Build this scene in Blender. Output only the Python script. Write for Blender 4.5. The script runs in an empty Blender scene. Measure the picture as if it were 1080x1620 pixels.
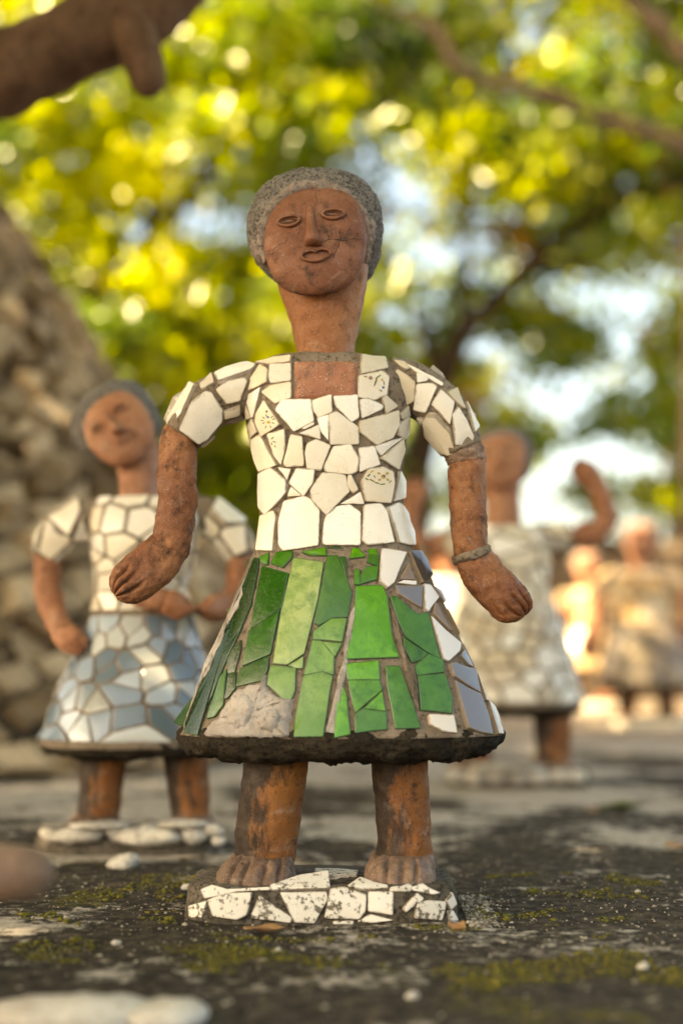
import bpy, bmesh, math, random
import numpy as np
from mathutils import Vector, Matrix, noise
from mathutils.bvhtree import BVHTree

random.seed(7)
rng = np.random.default_rng(11)
SC = bpy.context.scene
COL = SC.collection
PI = math.pi

# ------------------------------------------------------------------ camera
CAM_H, PITCH, F = 0.262, math.radians(5.76), 2250.0      # F: focal length in pixels of the 1080 x 1620 photograph
cd = bpy.data.cameras.new('camera')
cam = bpy.data.objects.new('camera', cd); COL.objects.link(cam)
cd.sensor_fit = 'VERTICAL'; cd.sensor_height = 36.0; cd.lens = 50.0
cam.location = (0, 0, CAM_H); cam.rotation_euler = (PI / 2 + PITCH, 0, 0)
cd.clip_start = 0.05; cd.clip_end = 2000
cd.dof.use_dof = True; cd.dof.focus_distance = 1.478; cd.dof.aperture_fstop = 1.75; cd.dof.aperture_blades = 0
SC.camera = cam

# ------------------------------------------------------------------ sky and sun
SUN = Vector((-0.66, -0.36, 0.60)).normalized()          # towards the sun
w = bpy.data.worlds.new('World'); SC.world = w; w.use_nodes = True
nt = w.node_tree; bgn = nt.nodes['Background']
sky = nt.nodes.new('ShaderNodeTexSky'); sky.sky_type = 'NISHITA'; sky.sun_disc = False
sky.sun_elevation = math.asin(SUN.z); sky.sun_rotation = math.atan2(SUN.x, SUN.y)
sky.air_density = 1.0; sky.dust_density = 4.5; sky.ozone_density = 0.6
nt.links.new(sky.outputs[0], bgn.inputs[0]); bgn.inputs[1].default_value = 0.10
sl = bpy.data.lights.new('sun', 'SUN'); sl.energy = 5.0; sl.angle = math.radians(0.5); sl.color = (1.0, 0.84, 0.60)
so = bpy.data.objects.new('sun', sl); COL.objects.link(so)
so.rotation_euler = (-SUN).to_track_quat('-Z', 'Y').to_euler(); so.location = SUN * 12
vs = SC.view_settings
SC.display_settings.display_device = 'sRGB'
vs.view_transform = 'Standard'; vs.look = 'None'; vs.gamma = 1.0; vs.use_curve_mapping = False
vs.exposure = 2.7
vs.use_white_balance = True; vs.white_balance_temperature = 8600; vs.white_balance_tint = 8
SC.cycles.use_denoising = True
SC.cycles.max_bounces = 8; SC.cycles.transparent_max_bounces = 8

# ------------------------------------------------------------------ helpers
cP, sP = math.cos(PITCH), math.sin(PITCH)
CAMP = Vector((0, 0, CAM_H))
def ray(px, py):
    u, v = (px - 540) / F, (810 - py) / F
    return Vector((u, cP - v * sP, sP + v * cP))
def at(px, py, Y):
    d = ray(px, py); return CAMP + d * (Y / d.y)

def tag(o, label=None, cat=None, group=None, kind=None):
    if label: o['label'] = label
    if cat: o['category'] = cat
    if group: o['group'] = group
    if kind: o['kind'] = kind
    return o
def empty(name, loc):
    o = bpy.data.objects.new(name, None); COL.objects.link(o); o.location = loc
    o.empty_display_size = 0.05
    return o
def link_mesh(name, verts, faces, mats, parent=None, smooth=True, fmat=None, color=None, attrs=None, sharp=None):
    me = bpy.data.meshes.new(name)
    me.from_pydata([tuple(v) for v in verts], [], faces)
    for m in (mats if isinstance(mats, (list, tuple)) else [mats]): me.materials.append(m)
    if fmat: me.polygons.foreach_set('material_index', fmat)
    me.polygons.foreach_set('use_smooth', [smooth] * len(faces))
    if attrs:
        for k, vals in attrs.items():
            a = me.attributes.new(k, 'FLOAT', 'POINT'); a.data.foreach_set('value', vals)
    if sharp is not None: me.set_sharp_from_angle(angle=sharp)
    me.update()
    o = bpy.data.objects.new(name, me); COL.objects.link(o)
    if parent is not None:
        o.parent = parent
        r = parent
        while r.parent: r = r.parent
        me.transform(Matrix.Translation(-r.location))
    if color: o.color = color
    return o

def spow(x, e): return math.copysign(abs(x) ** e, x)
class Tube:
    """rings (c, X, Y, p): centre, half axes as vectors, super-ellipse power; Catmull-Rom between rings"""
    def __init__(s, rings):
        s.R = rings; s.n = len(rings)
        L = [0.0]
        for a, b in zip(rings, rings[1:]):
            L.append(L[-1] + max(1e-5, (b[0] - a[0]).length + 0.6 * abs(b[1].length - a[1].length)))
        s.t = [l / L[-1] for l in L]; s.len = L[-1]
    def ring(s, v):
        v = min(max(v, 0), 1); i = 0
        while i < s.n - 2 and v > s.t[i + 1]: i += 1
        t0, t1 = s.t[i], s.t[i + 1]; k = (v - t0) / (t1 - t0)
        def cr(j):
            p1, p2 = s.R[i][j], s.R[i + 1][j]
            m = t1 - t0
            d1 = (p2 - s.R[i - 1][j]) * (m / (t1 - s.t[i - 1])) if i > 0 else (p2 - p1)
            d2 = (s.R[i + 2][j] - p1) * (m / (s.t[i + 2] - t0)) if i + 2 < s.n else (p2 - p1)
            k2, k3 = k * k, k * k * k
            return p1 * (2*k3 - 3*k2 + 1) + d1 * (k3 - 2*k2 + k) + p2 * (-2*k3 + 3*k2) + d2 * (k3 - k2)
        return cr(0), cr(1), cr(2), s.R[i][3] * (1 - k) + s.R[i + 1][3] * k
    def at(s, u, v, rg=None):
        c, X, Y, p = rg or s.ring(v)
        e = 2.0 / p
        return c + X * spow(math.cos(u), e) + Y * spow(math.sin(u), e)
    def normal(s, u, v):
        du, dv = 0.02, 0.012
        a = s.at(u + du, v) - s.at(u - du, v); b = s.at(u, min(1, v + dv)) - s.at(u, max(0, v - dv))
        n = a.cross(b)
        c = s.ring(v)[0]
        if n.length < 1e-12: return Vector((0, 0, 1))
        n.normalize()
        return n if n.dot(s.at(u, v) - c) > 0 else -n
    def mesh(s, nu=48, nv=32, disp=None, cap=(True, True)):
        V, Fc = [], []
        for j in range(nv + 1):
            v = j / nv; rg = s.ring(v)
            for i in range(nu): V.append(s.at(2 * PI * i / nu, v, rg))
        for j in range(nv):
            for i in range(nu):
                a, b = j * nu + i, j * nu + (i + 1) % nu
                Fc.append((a, b, b + nu, a + nu))
        for end, on in ((0, cap[0]), (1, cap[1])):
            if not on: continue
            base = end * nv * nu; c = s.ring(end)[0]
            prev = [base + i for i in range(nu)]
            for f in (0.6, 0.25):
                cur = []
                for i in range(nu):
                    V.append(c + (V[base + i] - c) * f); cur.append(len(V) - 1)
                for i in range(nu): Fc.append((prev[i], prev[(i + 1) % nu], cur[(i + 1) % nu], cur[i]))
                prev = cur
            V.append(c); k = len(V) - 1
            for i in range(nu): Fc.append((prev[i], prev[(i + 1) % nu], k))
        bm = bmesh.new()
        vs_ = [bm.verts.new(p) for p in V]
        for f in Fc:
            try: bm.faces.new([vs_[q] for q in f])
            except ValueError: pass
        bmesh.ops.recalc_face_normals(bm, faces=bm.faces); bm.normal_update()
        if disp:
            mv = []
            for k, q in enumerate(vs_):
                j, i = divmod(k, nu)
                inside = k < (nv + 1) * nu
                mv.append(q.normal * disp(q.co, q.normal, 2 * PI * i / nu if inside else 0, j / nv if inside else -1))
            for q, m in zip(vs_, mv): q.co += m
        bm.verts.index_update()
        V = [q.co.copy() for q in bm.verts]; Fc = [[q.index for q in f.verts] for f in bm.faces]
        bm.free()
        return V, Fc
def fbm(p, sc, amp, oct=3): return noise.fractal(p * sc, 0.6, 2.1, oct) * amp
def rough(sc, amp, oct=3):
    o = Vector((random.uniform(0, 50), random.uniform(0, 50), 0))
    return lambda p, n, u, v: fbm(p + o, sc, amp, oct)

def limb_tube(pts, Y, p=2.1, flat=0.92):
    """pts: (px, py, radius px, dY)"""
    P = [at(a[0], a[1], Y + (a[3] if len(a) > 3 else 0)) for a in pts]
    rings = []
    for i, a in enumerate(pts):
        t = (P[min(i + 1, len(P) - 1)] - P[max(i - 1, 0)]).normalized()
        X = t.cross(Vector((0, 1, 0)))
        if X.length < 0.1: X = Vector((1, 0, 0))
        X.normalize(); Yv = X.cross(t).normalized()
        if Yv.y < 0: Yv = -Yv
        if X.x < 0 : X = -X
        r = a[2] * P[i].y / F
        rings.append((P[i], X * r, Yv * r * flat, p))
    return Tube(rings)
def row_tube(rows, Y, p=2.3):
    """rows: (py, x left, x right, half depth m, [dY])"""
    R = []
    for r in rows:
        dy = r[4] if len(r) > 4 else 0
        a, b = at(r[1], r[0], Y + dy), at(r[2], r[0], Y + dy)
        R.append(((a + b) / 2, Vector(((b.x - a.x) / 2, 0, 0)), Vector((0, r[3], 0)), r[4 + 1] if len(r) > 5 else p))
    return Tube(R)

# ------------------------------------------------------------------ materials
class NT:
    def __init__(s, name):
        s.m = bpy.data.materials.new(name); s.m.use_nodes = True
        s.t = s.m.node_tree; s.N = s.t.nodes; s.b = s.N['Principled BSDF']; s.out = s.N['Material Output']
        s.co = s.N.new('ShaderNodeTexCoord').outputs['Object']
    def new(s, typ, **kw):
        n = s.N.new(typ)
        for k, v in kw.items():
            if hasattr(n, k): setattr(n, k, v)
            else: n.inputs[k].default_value = v
        return n
    def lk(s, a, b): s.t.links.new(a, b); return b
    def noise(s, scale, detail=4, rough=0.6, vec=None, dist=0.0):
        n = s.new('ShaderNodeTexNoise'); n.inputs['Scale'].default_value = scale
        n.inputs['Detail'].default_value = detail; n.inputs['Roughness'].default_value = rough
        n.inputs['Distortion'].default_value = dist
        s.lk(vec if vec is not None else s.co, n.inputs['Vector']); return n.outputs['Fac']
    def ramp(s, fac, lo, hi, a=0.0, b=1.0):
        n = s.new('ShaderNodeMapRange'); n.clamp = True; n.interpolation_type = 'SMOOTHSTEP'
        s.lk(fac, n.inputs['Value'])
        for k, v in (('From Min', lo), ('From Max', hi), ('To Min', a), ('To Max', b)): n.inputs[k].default_value = v
        return n.outputs['Result']
    def mix(s, fac, a, b, mode='MIX'):
        n = s.new('ShaderNodeMix'); n.data_type = 'RGBA'; n.blend_type = mode
        for val, i in ((fac, 0), (a, 6), (b, 7)):
            if isinstance(val, bpy.types.NodeSocket): s.lk(val, n.inputs[i])
            elif i == 0: n.inputs[0].default_value = val
            else: n.inputs[i].default_value = (*val, 1) if len(val) == 3 else val
        return n.outputs[2]
    def math(s, op, a, b=0.0):
        n = s.new('ShaderNodeMath'); n.operation = op
        for val, i in ((a, 0), (b, 1)):
            if isinstance(val, bpy.types.NodeSocket): s.lk(val, n.inputs[i])
            else: n.inputs[i].default_value = val
        return n.outputs[0]
    def attr(s, name):
        n = s.new('ShaderNodeAttribute'); n.attribute_name = name; return n
    def bump(s, h, strength, dist, prev=None):
        n = s.new('ShaderNodeBump'); n.inputs['Strength'].default_value = strength; n.inputs['Distance'].default_value = dist
        s.lk(h, n.inputs['Height'])
        if prev is not None: s.lk(prev, n.inputs['Normal'])
        return n.outputs[0]
    def done(s, color=None, rough=0.8, normal=None, spec=None, coat=None):
        if color is not None:
            if isinstance(color, bpy.types.NodeSocket): s.lk(color, s.b.inputs['Base Color'])
            else: s.b.inputs['Base Color'].default_value = (*color, 1)
        if isinstance(rough, bpy.types.NodeSocket): s.lk(rough, s.b.inputs['Roughness'])
        else: s.b.inputs['Roughness'].default_value = rough
        if normal is not None: s.lk(normal, s.b.inputs['Normal'])
        if spec is not None: s.b.inputs['Specular IOR Level'].default_value = spec
        if coat is not None: s.b.inputs['Coat Weight'].default_value = coat; s.b.inputs['Coat Roughness'].default_value = 0.08
        return s.m
    def voronoi(s, scale, feature='DISTANCE_TO_EDGE', vec=None):
        n = s.new('ShaderNodeTexVoronoi'); n.feature = feature; n.inputs['Scale'].default_value = scale
        s.lk(vec if vec is not None else s.co, n.inputs['Vector']); return n.outputs['Distance']
    def warp(s, scale, amt):
        n = s.new('ShaderNodeTexNoise'); n.inputs['Scale'].default_value = scale; n.inputs['Detail'].default_value = 3
        s.lk(s.co, n.inputs['Vector'])
        m = s.new('ShaderNodeVectorMath'); m.operation = 'MULTIPLY_ADD'
        s.lk(n.outputs['Color'], m.inputs[0]); m.inputs[1].default_value = (amt,) * 3; s.lk(s.co, m.inputs[2])
        return m.outputs[0]

def make_terracotta(name, base, hi, dark, cracks=0.0, grit=0.5, scale=1.0, darkamt=0.6):
    n = NT(name)
    big = n.noise(14 * scale, 5, 0.62); mid = n.noise(55 * scale, 5, 0.65); fine = n.noise(420 * scale, 3, 0.7)
    c = n.mix(n.ramp(big, 0.36, 0.66), base, hi)
    c = n.mix(n.math('MULTIPLY', n.ramp(mid, 0.50, 0.72), darkamt), c, dark)
    pale = n.noise(38 * scale, 6, 0.7, dist=0.6)
    c = n.mix(n.math('MULTIPLY', n.ramp(pale, 0.55, 0.74), 0.55), c, (0.40, 0.29, 0.225))
    sp = n.noise(700 * scale, 1, 0.5)
    c = n.mix(n.math('MULTIPLY', n.ramp(sp, 0.66, 0.72), grit), c, (0.62, 0.52, 0.42))
    dk = n.noise(260 * scale, 2, 0.6)
    c = n.mix(n.math('MULTIPLY', n.ramp(dk, 0.60, 0.73), 0.6), c, (0.045, 0.027, 0.018))
    h = n.math('ADD', n.math('MULTIPLY', mid, 0.5), n.math('MULTIPLY', fine, 0.35))
    if cracks:
        e = n.voronoi(17 * scale, vec=n.warp(34, 0.024))
        ck = n.math('MULTIPLY', n.ramp(e, 0.0, 0.010, 1.0, 0.0), n.ramp(n.noise(16, 2, 0.5), 0.50, 0.60))
        c = n.mix(n.math('MULTIPLY', ck, cracks), c, (0.03, 0.016, 0.01))
        h = n.math('SUBTRACT', h, n.math('MULTIPLY', ck, 0.6))
    st = n.attr('darkening').outputs['Fac']  # per-vertex darkening: leg sides and ends, painted recess shade in the eyes
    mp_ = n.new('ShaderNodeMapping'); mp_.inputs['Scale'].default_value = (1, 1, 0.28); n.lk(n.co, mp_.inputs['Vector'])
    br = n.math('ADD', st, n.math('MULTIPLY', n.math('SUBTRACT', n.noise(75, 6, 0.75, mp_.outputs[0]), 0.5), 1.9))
    dkm = n.math('MULTIPLY', n.ramp(br, 0.35, 0.8), n.ramp(st, 0.02, 0.15))
    c = n.mix(n.math('MULTIPLY', dkm, 0.93), c, (0.014, 0.010, 0.007))
    return n.done(c, n.ramp(mid, 0.3, 0.7, 0.42, 0.85), n.bump(h, 0.85, 0.0028), spec=0.42)
TERRA = make_terracotta('terracotta', (0.175, 0.058, 0.023), (0.32, 0.130, 0.054), (0.035, 0.020, 0.014), grit=0.3, darkamt=0.85)
ARMS = make_terracotta('worn_terracotta', (0.27, 0.10, 0.045), (0.38, 0.165, 0.085), (0.09, 0.045, 0.03), grit=0.3, darkamt=0.7)
FACE = make_terracotta('terracotta_face', (0.180, 0.064, 0.032), (0.295, 0.122, 0.068), (0.050, 0.031, 0.026), cracks=0.0, grit=0.2, darkamt=0.95)
PALEFACE = make_terracotta('pale_terracotta_face', (0.34, 0.14, 0.070), (0.44, 0.21, 0.12), (0.14, 0.07, 0.045), grit=0.2, darkamt=0.6)
NECKM = make_terracotta('terracotta_neck', (0.25, 0.086, 0.030), (0.36, 0.150, 0.062), (0.10, 0.05, 0.03), grit=0.3, darkamt=0.7)
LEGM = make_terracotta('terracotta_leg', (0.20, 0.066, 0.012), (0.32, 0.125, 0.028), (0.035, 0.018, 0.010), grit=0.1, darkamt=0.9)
PINK = make_terracotta('terracotta_painted', (0.33, 0.13, 0.072), (0.48, 0.235, 0.155), (0.20, 0.105, 0.072), grit=0.8, darkamt=1.0)
FOOTM = make_terracotta('terracotta_foot', (0.13, 0.078, 0.052), (0.24, 0.15, 0.105), (0.05, 0.036, 0.025), grit=0.5)

def make_cement(name, base, hi, dark, dlo=0.5, dhi=0.66, bumpd=0.003, speck=0.6, scale=1.0):
    n = NT(name)
    a = n.noise(25 * scale, 6, 0.65); b = n.noise(180 * scale, 4, 0.7); c3 = n.noise(620 * scale, 2, 0.6)
    c = n.mix(n.ramp(a, 0.35, 0.65), base, hi)
    c = n.mix(n.ramp(b, dlo, dhi, 0, 0.85), c, dark)
    c = n.mix(n.math('MULTIPLY', n.ramp(c3, 0.62, 0.72), speck), c, (0.06, 0.045, 0.03))
    h = n.math('ADD', n.math('MULTIPLY', b, 0.7), n.math('MULTIPLY', c3, 0.3))
    return n.done(c, 0.92, n.bump(h, 0.9, bumpd), spec=0.2)
GROUT = make_cement('grout_cement', (0.19, 0.145, 0.105), (0.27, 0.215, 0.165), (0.07, 0.05, 0.034))
GROUT_PALE = make_cement('pale_cement', (0.34, 0.30, 0.27), (0.46, 0.42, 0.39), (0.20, 0.17, 0.15), 0.56, 0.74, speck=0.35)
HAIRM = make_cement('hair_cement', (0.20, 0.183, 0.17), (0.27, 0.245, 0.225), (0.045, 0.040, 0.036), 0.47, 0.60, 0.005, scale=1.7)
EARM = make_cement('ear_cement', (0.24, 0.195, 0.17), (0.30, 0.24, 0.21), (0.08, 0.06, 0.05), 0.48, 0.66, speck=0.3)
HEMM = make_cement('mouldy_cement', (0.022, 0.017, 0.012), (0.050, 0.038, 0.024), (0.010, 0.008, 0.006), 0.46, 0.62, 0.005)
BASEM = make_cement('base_cement', (0.15, 0.125, 0.10), (0.09, 0.075, 0.055), (0.03, 0.026, 0.02), 0.45, 0.62, 0.004)

def make_glaze(name, rough=0.14, wear=0.0, mottled=0.25, rimcol=(0.32, 0.22, 0.12), rimamt=0.55, crackle=0.4, pits=0.75, cmul=1.0):
    """glazed ceramic; its colour comes from each piece's own object colour"""
    n = NT(name)
    oi = n.new('ShaderNodeObjectInfo')
    off = n.new('ShaderNodeVectorMath'); off.operation = 'ADD'
    k = n.new('ShaderNodeCombineXYZ')
    for i in range(3): n.lk(n.math('MULTIPLY', oi.outputs['Random'], 3.0 + i), k.inputs[i])
    n.lk(n.co, off.inputs[0]); n.lk(k.outputs[0], off.inputs[1]); vec = off.outputs[0]
    a = n.noise(45, 4, 0.6, vec); b = n.noise(200, 3, 0.6, vec)
    tint = n.mix(mottled, (1, 1, 1), (0.80, 0.72, 0.58))
    c = n.mix(n.ramp(a, 0.35, 0.7), oi.outputs['Color'], n.mix(1.0, oi.outputs['Color'], tint, 'MULTIPLY'))
    rim = n.attr('rim').outputs['Fac']
    rm = n.math('MULTIPLY', n.ramp(n.math('ADD', rim, n.math('MULTIPLY', n.math('SUBTRACT', b, 0.5), 0.8)), 0.35, 1.05), rimamt)
    c = n.mix(rm, c, n.mix(0.6, oi.outputs['Color'], rimcol))
    gm = n.math('ADD', n.math('MULTIPLY', rim, 0.35), n.noise(70, 5, 0.72, vec)); gm = n.ramp(gm, 0.70, 0.86)
    c = n.mix(n.math('MULTIPLY', gm, 0.6), c, (0.23, 0.175, 0.12))
    h = a
    if pits:
        pv = n.voronoi(330, 'F1', vec); pm = n.math('MULTIPLY', n.ramp(pv, 0.10, 0.17, 1, 0), n.ramp(n.noise(160, 1, 0.5, vec), 0.60, 0.66))
        c = n.mix(n.math('MULTIPLY', pm, pits), c, (0.09, 0.05, 0.03))
    if crackle:
        e = n.voronoi(75, vec=vec); cm = n.math('MULTIPLY', n.ramp(e, 0.0, 0.02, 1, 0), n.ramp(n.noise(30, 1, 0.5, vec), 0.55, 0.62))
        c = n.mix(n.math('MULTIPLY', cm, crackle), c, (0.42, 0.30, 0.2))
    r = n.ramp(b, 0.3, 0.75, rough, rough + 0.16)
    if wear:
        wn = n.math('ADD', n.noise(150, 5, 0.75, vec), n.math('MULTIPLY', n.noise(40, 2, 0.5, vec), 0.35)); wm = n.ramp(wn, 0.70, 0.78)
        c = n.mix(n.math('MULTIPLY', wm, wear), c, (0.085, 0.062, 0.038))
        r = n.math('ADD', r, n.math('MULTIPLY', wm, 0.5)); h = n.math('SUBTRACT', h, n.math('MULTIPLY', wm, 0.4))
    return n.done(c, r, n.bump(h, 0.25, 0.002), spec=0.5)
WHITE = make_glaze('white_glaze')
WHITE_WORN = make_glaze('worn_white_glaze', rough=0.35, wear=0.9, crackle=0.0)
PLAIN = make_glaze('plain_glaze', rough=0.10, pits=0.0, crackle=0.0, mottled=0.08, rimcol=(0.65, 0.45, 0.28), rimamt=0.6)
MIRROR = NT('smoked_mirror_glaze')
_oi = MIRROR.new('ShaderNodeObjectInfo')
MIRROR = MIRROR.done(MIRROR.mix(1.0, _oi.outputs['Color'], (1, 1, 1), 'MULTIPLY'), 0.12, spec=0.8)

def make_green():
    n = NT('green_glass_tile')
    oi = n.new('ShaderNodeObjectInfo')
    a = n.noise(75, 6, 0.75, dist=0.3); b = n.noise(420, 3, 0.75); s = n.noise(22, 3, 0.6)
    dk = n.mix(1.0, oi.outputs['Color'], (0.45, 0.62, 0.55), 'MULTIPLY')
    lt = n.mix(1.0, oi.outputs['Color'], (1.8, 1.4, 2.0), 'MULTIPLY')
    c = n.mix(n.ramp(a, 0.30, 0.62), dk, lt)
    c = n.mix(n.ramp(s, 0.40, 0.72), c, oi.outputs['Color'])
    c = n.mix(n.ramp(b, 0.35, 0.75, 0, 0.22), c, (0.02, 0.10, 0.008))
    rim = n.attr('rim').outputs['Fac']
    c = n.mix(n.math('MULTIPLY', n.ramp(n.math('ADD', rim, n.math('MULTIPLY', n.math('SUBTRACT', a, 0.5), 0.9)), 0.30, 1.0), 0.8), c, (0.025, 0.075, 0.035))
    du = n.ramp(n.math('ADD', n.math('MULTIPLY', rim, 0.3), n.noise(55, 6, 0.75)), 0.66, 0.84)
    c = n.mix(n.math('MULTIPLY', du, 0.22), c, (0.16, 0.17, 0.11))
    return n.done(c, n.ramp(b, 0.3, 0.7, 0.09, 0.30), n.bump(n.math('ADD', a, n.math('MULTIPLY', b, 0.25)), 0.20, 0.002), spec=0.45, coat=0.0)
GREEN = make_green()
def flat_mat(name, col, rough=0.5):
    n = NT(name); v = n.noise(300, 2, 0.6)
    return n.done(n.mix(n.ramp(v, 0.35, 0.7, 0, 0.5), col, tuple(x * 0.6 for x in col)), rough)
INK = [flat_mat('ink_' + a, c) for a, c in (('olive', (0.20, 0.19, 0.05)), ('blue', (0.13, 0.18, 0.33)), ('yellow', (0.55, 0.36, 0.05)), ('plum', (0.20, 0.10, 0.15)), ('leaf', (0.16, 0.22, 0.09)))]

def make_ground():
    n = NT('weathered_ground')
    g = n.new('ShaderNodeNewGeometry').outputs['Position']
    n.co = g
    big = n.noise(2.1, 5, 0.62, dist=0.5); mid = n.noise(8, 6, 0.68, dist=0.4); fine = n.noise(60, 5, 0.72); grit = n.noise(330, 3, 0.7)
    tot = n.math('ADD', n.math('MULTIPLY', big, 0.75), n.math('ADD', n.math('MULTIPLY', mid, 0.5), n.math('MULTIPLY', fine, 0.28)))
    # behind the figures the cement is paler, in front it is blacker
    sx = n.new('ShaderNodeSeparateXYZ'); n.lk(g, sx.inputs[0])
    tot = n.math('ADD', tot, n.ramp(sx.outputs['Y'], 1.45, 2.6, -0.01, 0.085))
    light = n.mix(n.ramp(fine, 0.3, 0.7), (0.28, 0.24, 0.20), (0.46, 0.41, 0.36))
    dark = n.mix(n.ramp(fine, 0.4, 0.65), (0.022, 0.018, 0.014), (0.085, 0.068, 0.050))
    c = n.mix(n.ramp(tot, 0.785, 0.865), dark, light)
    c = n.mix(n.ramp(grit, 0.58, 0.72, 0, 0.55), c, (0.02, 0.016, 0.012))
    far = n.ramp(sx.outputs['Y'], 3.0, 5.5)
    c = n.mix(n.math('MULTIPLY', far, 0.75), c, n.mix(n.ramp(mid, 0.4, 0.6), (0.20, 0.15, 0.10), (0.33, 0.26, 0.19)))
    ms = n.math('ADD', n.math('MULTIPLY', n.noise(5.2, 4, 0.6), 0.8), n.math('MULTIPLY', n.noise(90, 4, 0.75), 0.45))
    mm = n.math('MULTIPLY', n.ramp(ms, 0.695, 0.79), n.ramp(tot, 0.88, 0.74))
    mm = n.math('MULTIPLY', mm, n.ramp(sx.outputs['Y'], 2.2, 1.8))
    c = n.mix(n.math('MULTIPLY', mm, 0.9), c, n.mix(n.ramp(grit, 0.35, 0.65), (0.030, 0.028, 0.004), (0.17, 0.145, 0.012)))
    h = n.math('ADD', n.math('MULTIPLY', fine, 0.6), n.math('MULTIPLY', grit, 0.4))
    return n.done(c, 0.93, n.bump(h, 0.85, 0.005), spec=0.15)
GROUNDM = make_ground()
def make_stone(name, lo, hi):
    n = NT(name); oi = n.new('ShaderNodeObjectInfo')
    a = n.noise(11, 6, 0.68); b = n.noise(45, 5, 0.7)
    c = n.mix(n.ramp(oi.outputs['Random'], 0, 1), lo, hi)
    c = n.mix(n.ramp(a, 0.45, 0.7, 0, 0.7), c, (0.10, 0.075, 0.05))
    c = n.mix(n.ramp(b, 0.52, 0.7, 0, 0.6), c, (0.13, 0.10, 0.07))
    return n.done(c, 0.92, n.bump(n.math('ADD', a, b), 0.6, 0.012), spec=0.2)
STONE = make_stone('rubble_stone', (0.16, 0.098, 0.048), (0.60, 0.44, 0.28))
WALLSTONE = make_stone('wall_stone', (0.05, 0.036, 0.026), (0.14, 0.105, 0.075))
MORTAR = make_cement('mound_mortar', (0.035, 0.027, 0.018), (0.07, 0.052, 0.036), (0.02, 0.016, 0.012), scale=0.25, bumpd=0.02)
def make_bark(name, a, b, sc=1.0):
    n = NT(name)
    x = n.noise(9 * sc, 6, 0.65, dist=0.5); y = n.noise(50 * sc, 5, 0.7)
    c = n.mix(n.ramp(x, 0.35, 0.65), a, b); c = n.mix(n.ramp(y, 0.5, 0.7, 0, 0.7), c, tuple(q * 0.35 for q in a))
    return n.done(c, 0.9, n.bump(n.math('ADD', x, y), 0.7, 0.012 / sc), spec=0.2)
BARK = make_bark('bark', (0.020, 0.013, 0.008), (0.038, 0.024, 0.014))
BRANCHM = make_bark('smooth_brown_bark', (0.09, 0.048, 0.030), (0.16, 0.095, 0.062), 2.0)
def make_leaf():
    m = bpy.data.materials.new('leaf'); m.use_nodes = True; t = m.node_tree; N = t.nodes
    N.remove(N['Principled BSDF']); out = N['Material Output']
    at_ = N.new('ShaderNodeAttribute'); at_.attribute_name = 'Col'
    d = N.new('ShaderNodeBsdfDiffuse'); tr = N.new('ShaderNodeBsdfTranslucent'); gl = N.new('ShaderNodeBsdfGlossy'); gl.inputs['Roughness'].default_value = 0.30
    m1 = N.new('ShaderNodeMixShader'); m1.inputs[0].default_value = 0.52
    m2 = N.new('ShaderNodeMixShader'); m2.inputs[0].default_value = 0.05
    hs = N.new('ShaderNodeHueSaturation'); hs.inputs['Hue'].default_value = 0.488; hs.inputs['Value'].default_value = 1.7; hs.inputs['Saturation'].default_value = 1.1
    t.links.new(at_.outputs['Color'], d.inputs[0]); t.links.new(at_.outputs['Color'], hs.inputs['Color']); t.links.new(hs.outputs[0], tr.inputs[0])
    t.links.new(d.outputs[0], m1.inputs[1]); t.links.new(tr.outputs[0], m1.inputs[2])
    t.links.new(m1.outputs[0], m2.inputs[1]); t.links.new(gl.outputs[0], m2.inputs[2]); t.links.new(m2.outputs[0], out.inputs['Surface'])
    return m
LEAF = make_leaf()
DRYLEAF = flat_mat('dry_leaf', (0.34, 0.19, 0.085), 0.6)
GREENLEAF = flat_mat('fallen_green_leaf', (0.10, 0.12, 0.02), 0.6)
def make_pebble():
    n = NT('pebble'); oi = n.attr('tone').outputs['Fac']; b = n.noise(400, 3, 0.7)
    c = n.mix(oi, (0.07, 0.055, 0.04), (0.48, 0.42, 0.34)); c = n.mix(n.ramp(b, 0.5, 0.7, 0, 0.6), c, (0.06, 0.05, 0.035))
    return n.done(c, 0.9)
PEBBLE = make_pebble()
def make_moss():
    n = NT('moss'); b = n.noise(260, 3, 0.7)
    return n.done(n.mix(n.ramp(b, 0.35, 0.65), (0.035, 0.034, 0.004), (0.16, 0.135, 0.010)), 0.95)
MOSS = make_moss()
WHITESTONE = make_cement('whitewashed_stone', (0.42, 0.38, 0.33), (0.60, 0.57, 0.52), (0.22, 0.18, 0.13), 0.50, 0.70, speck=0.4, scale=0.9)

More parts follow.
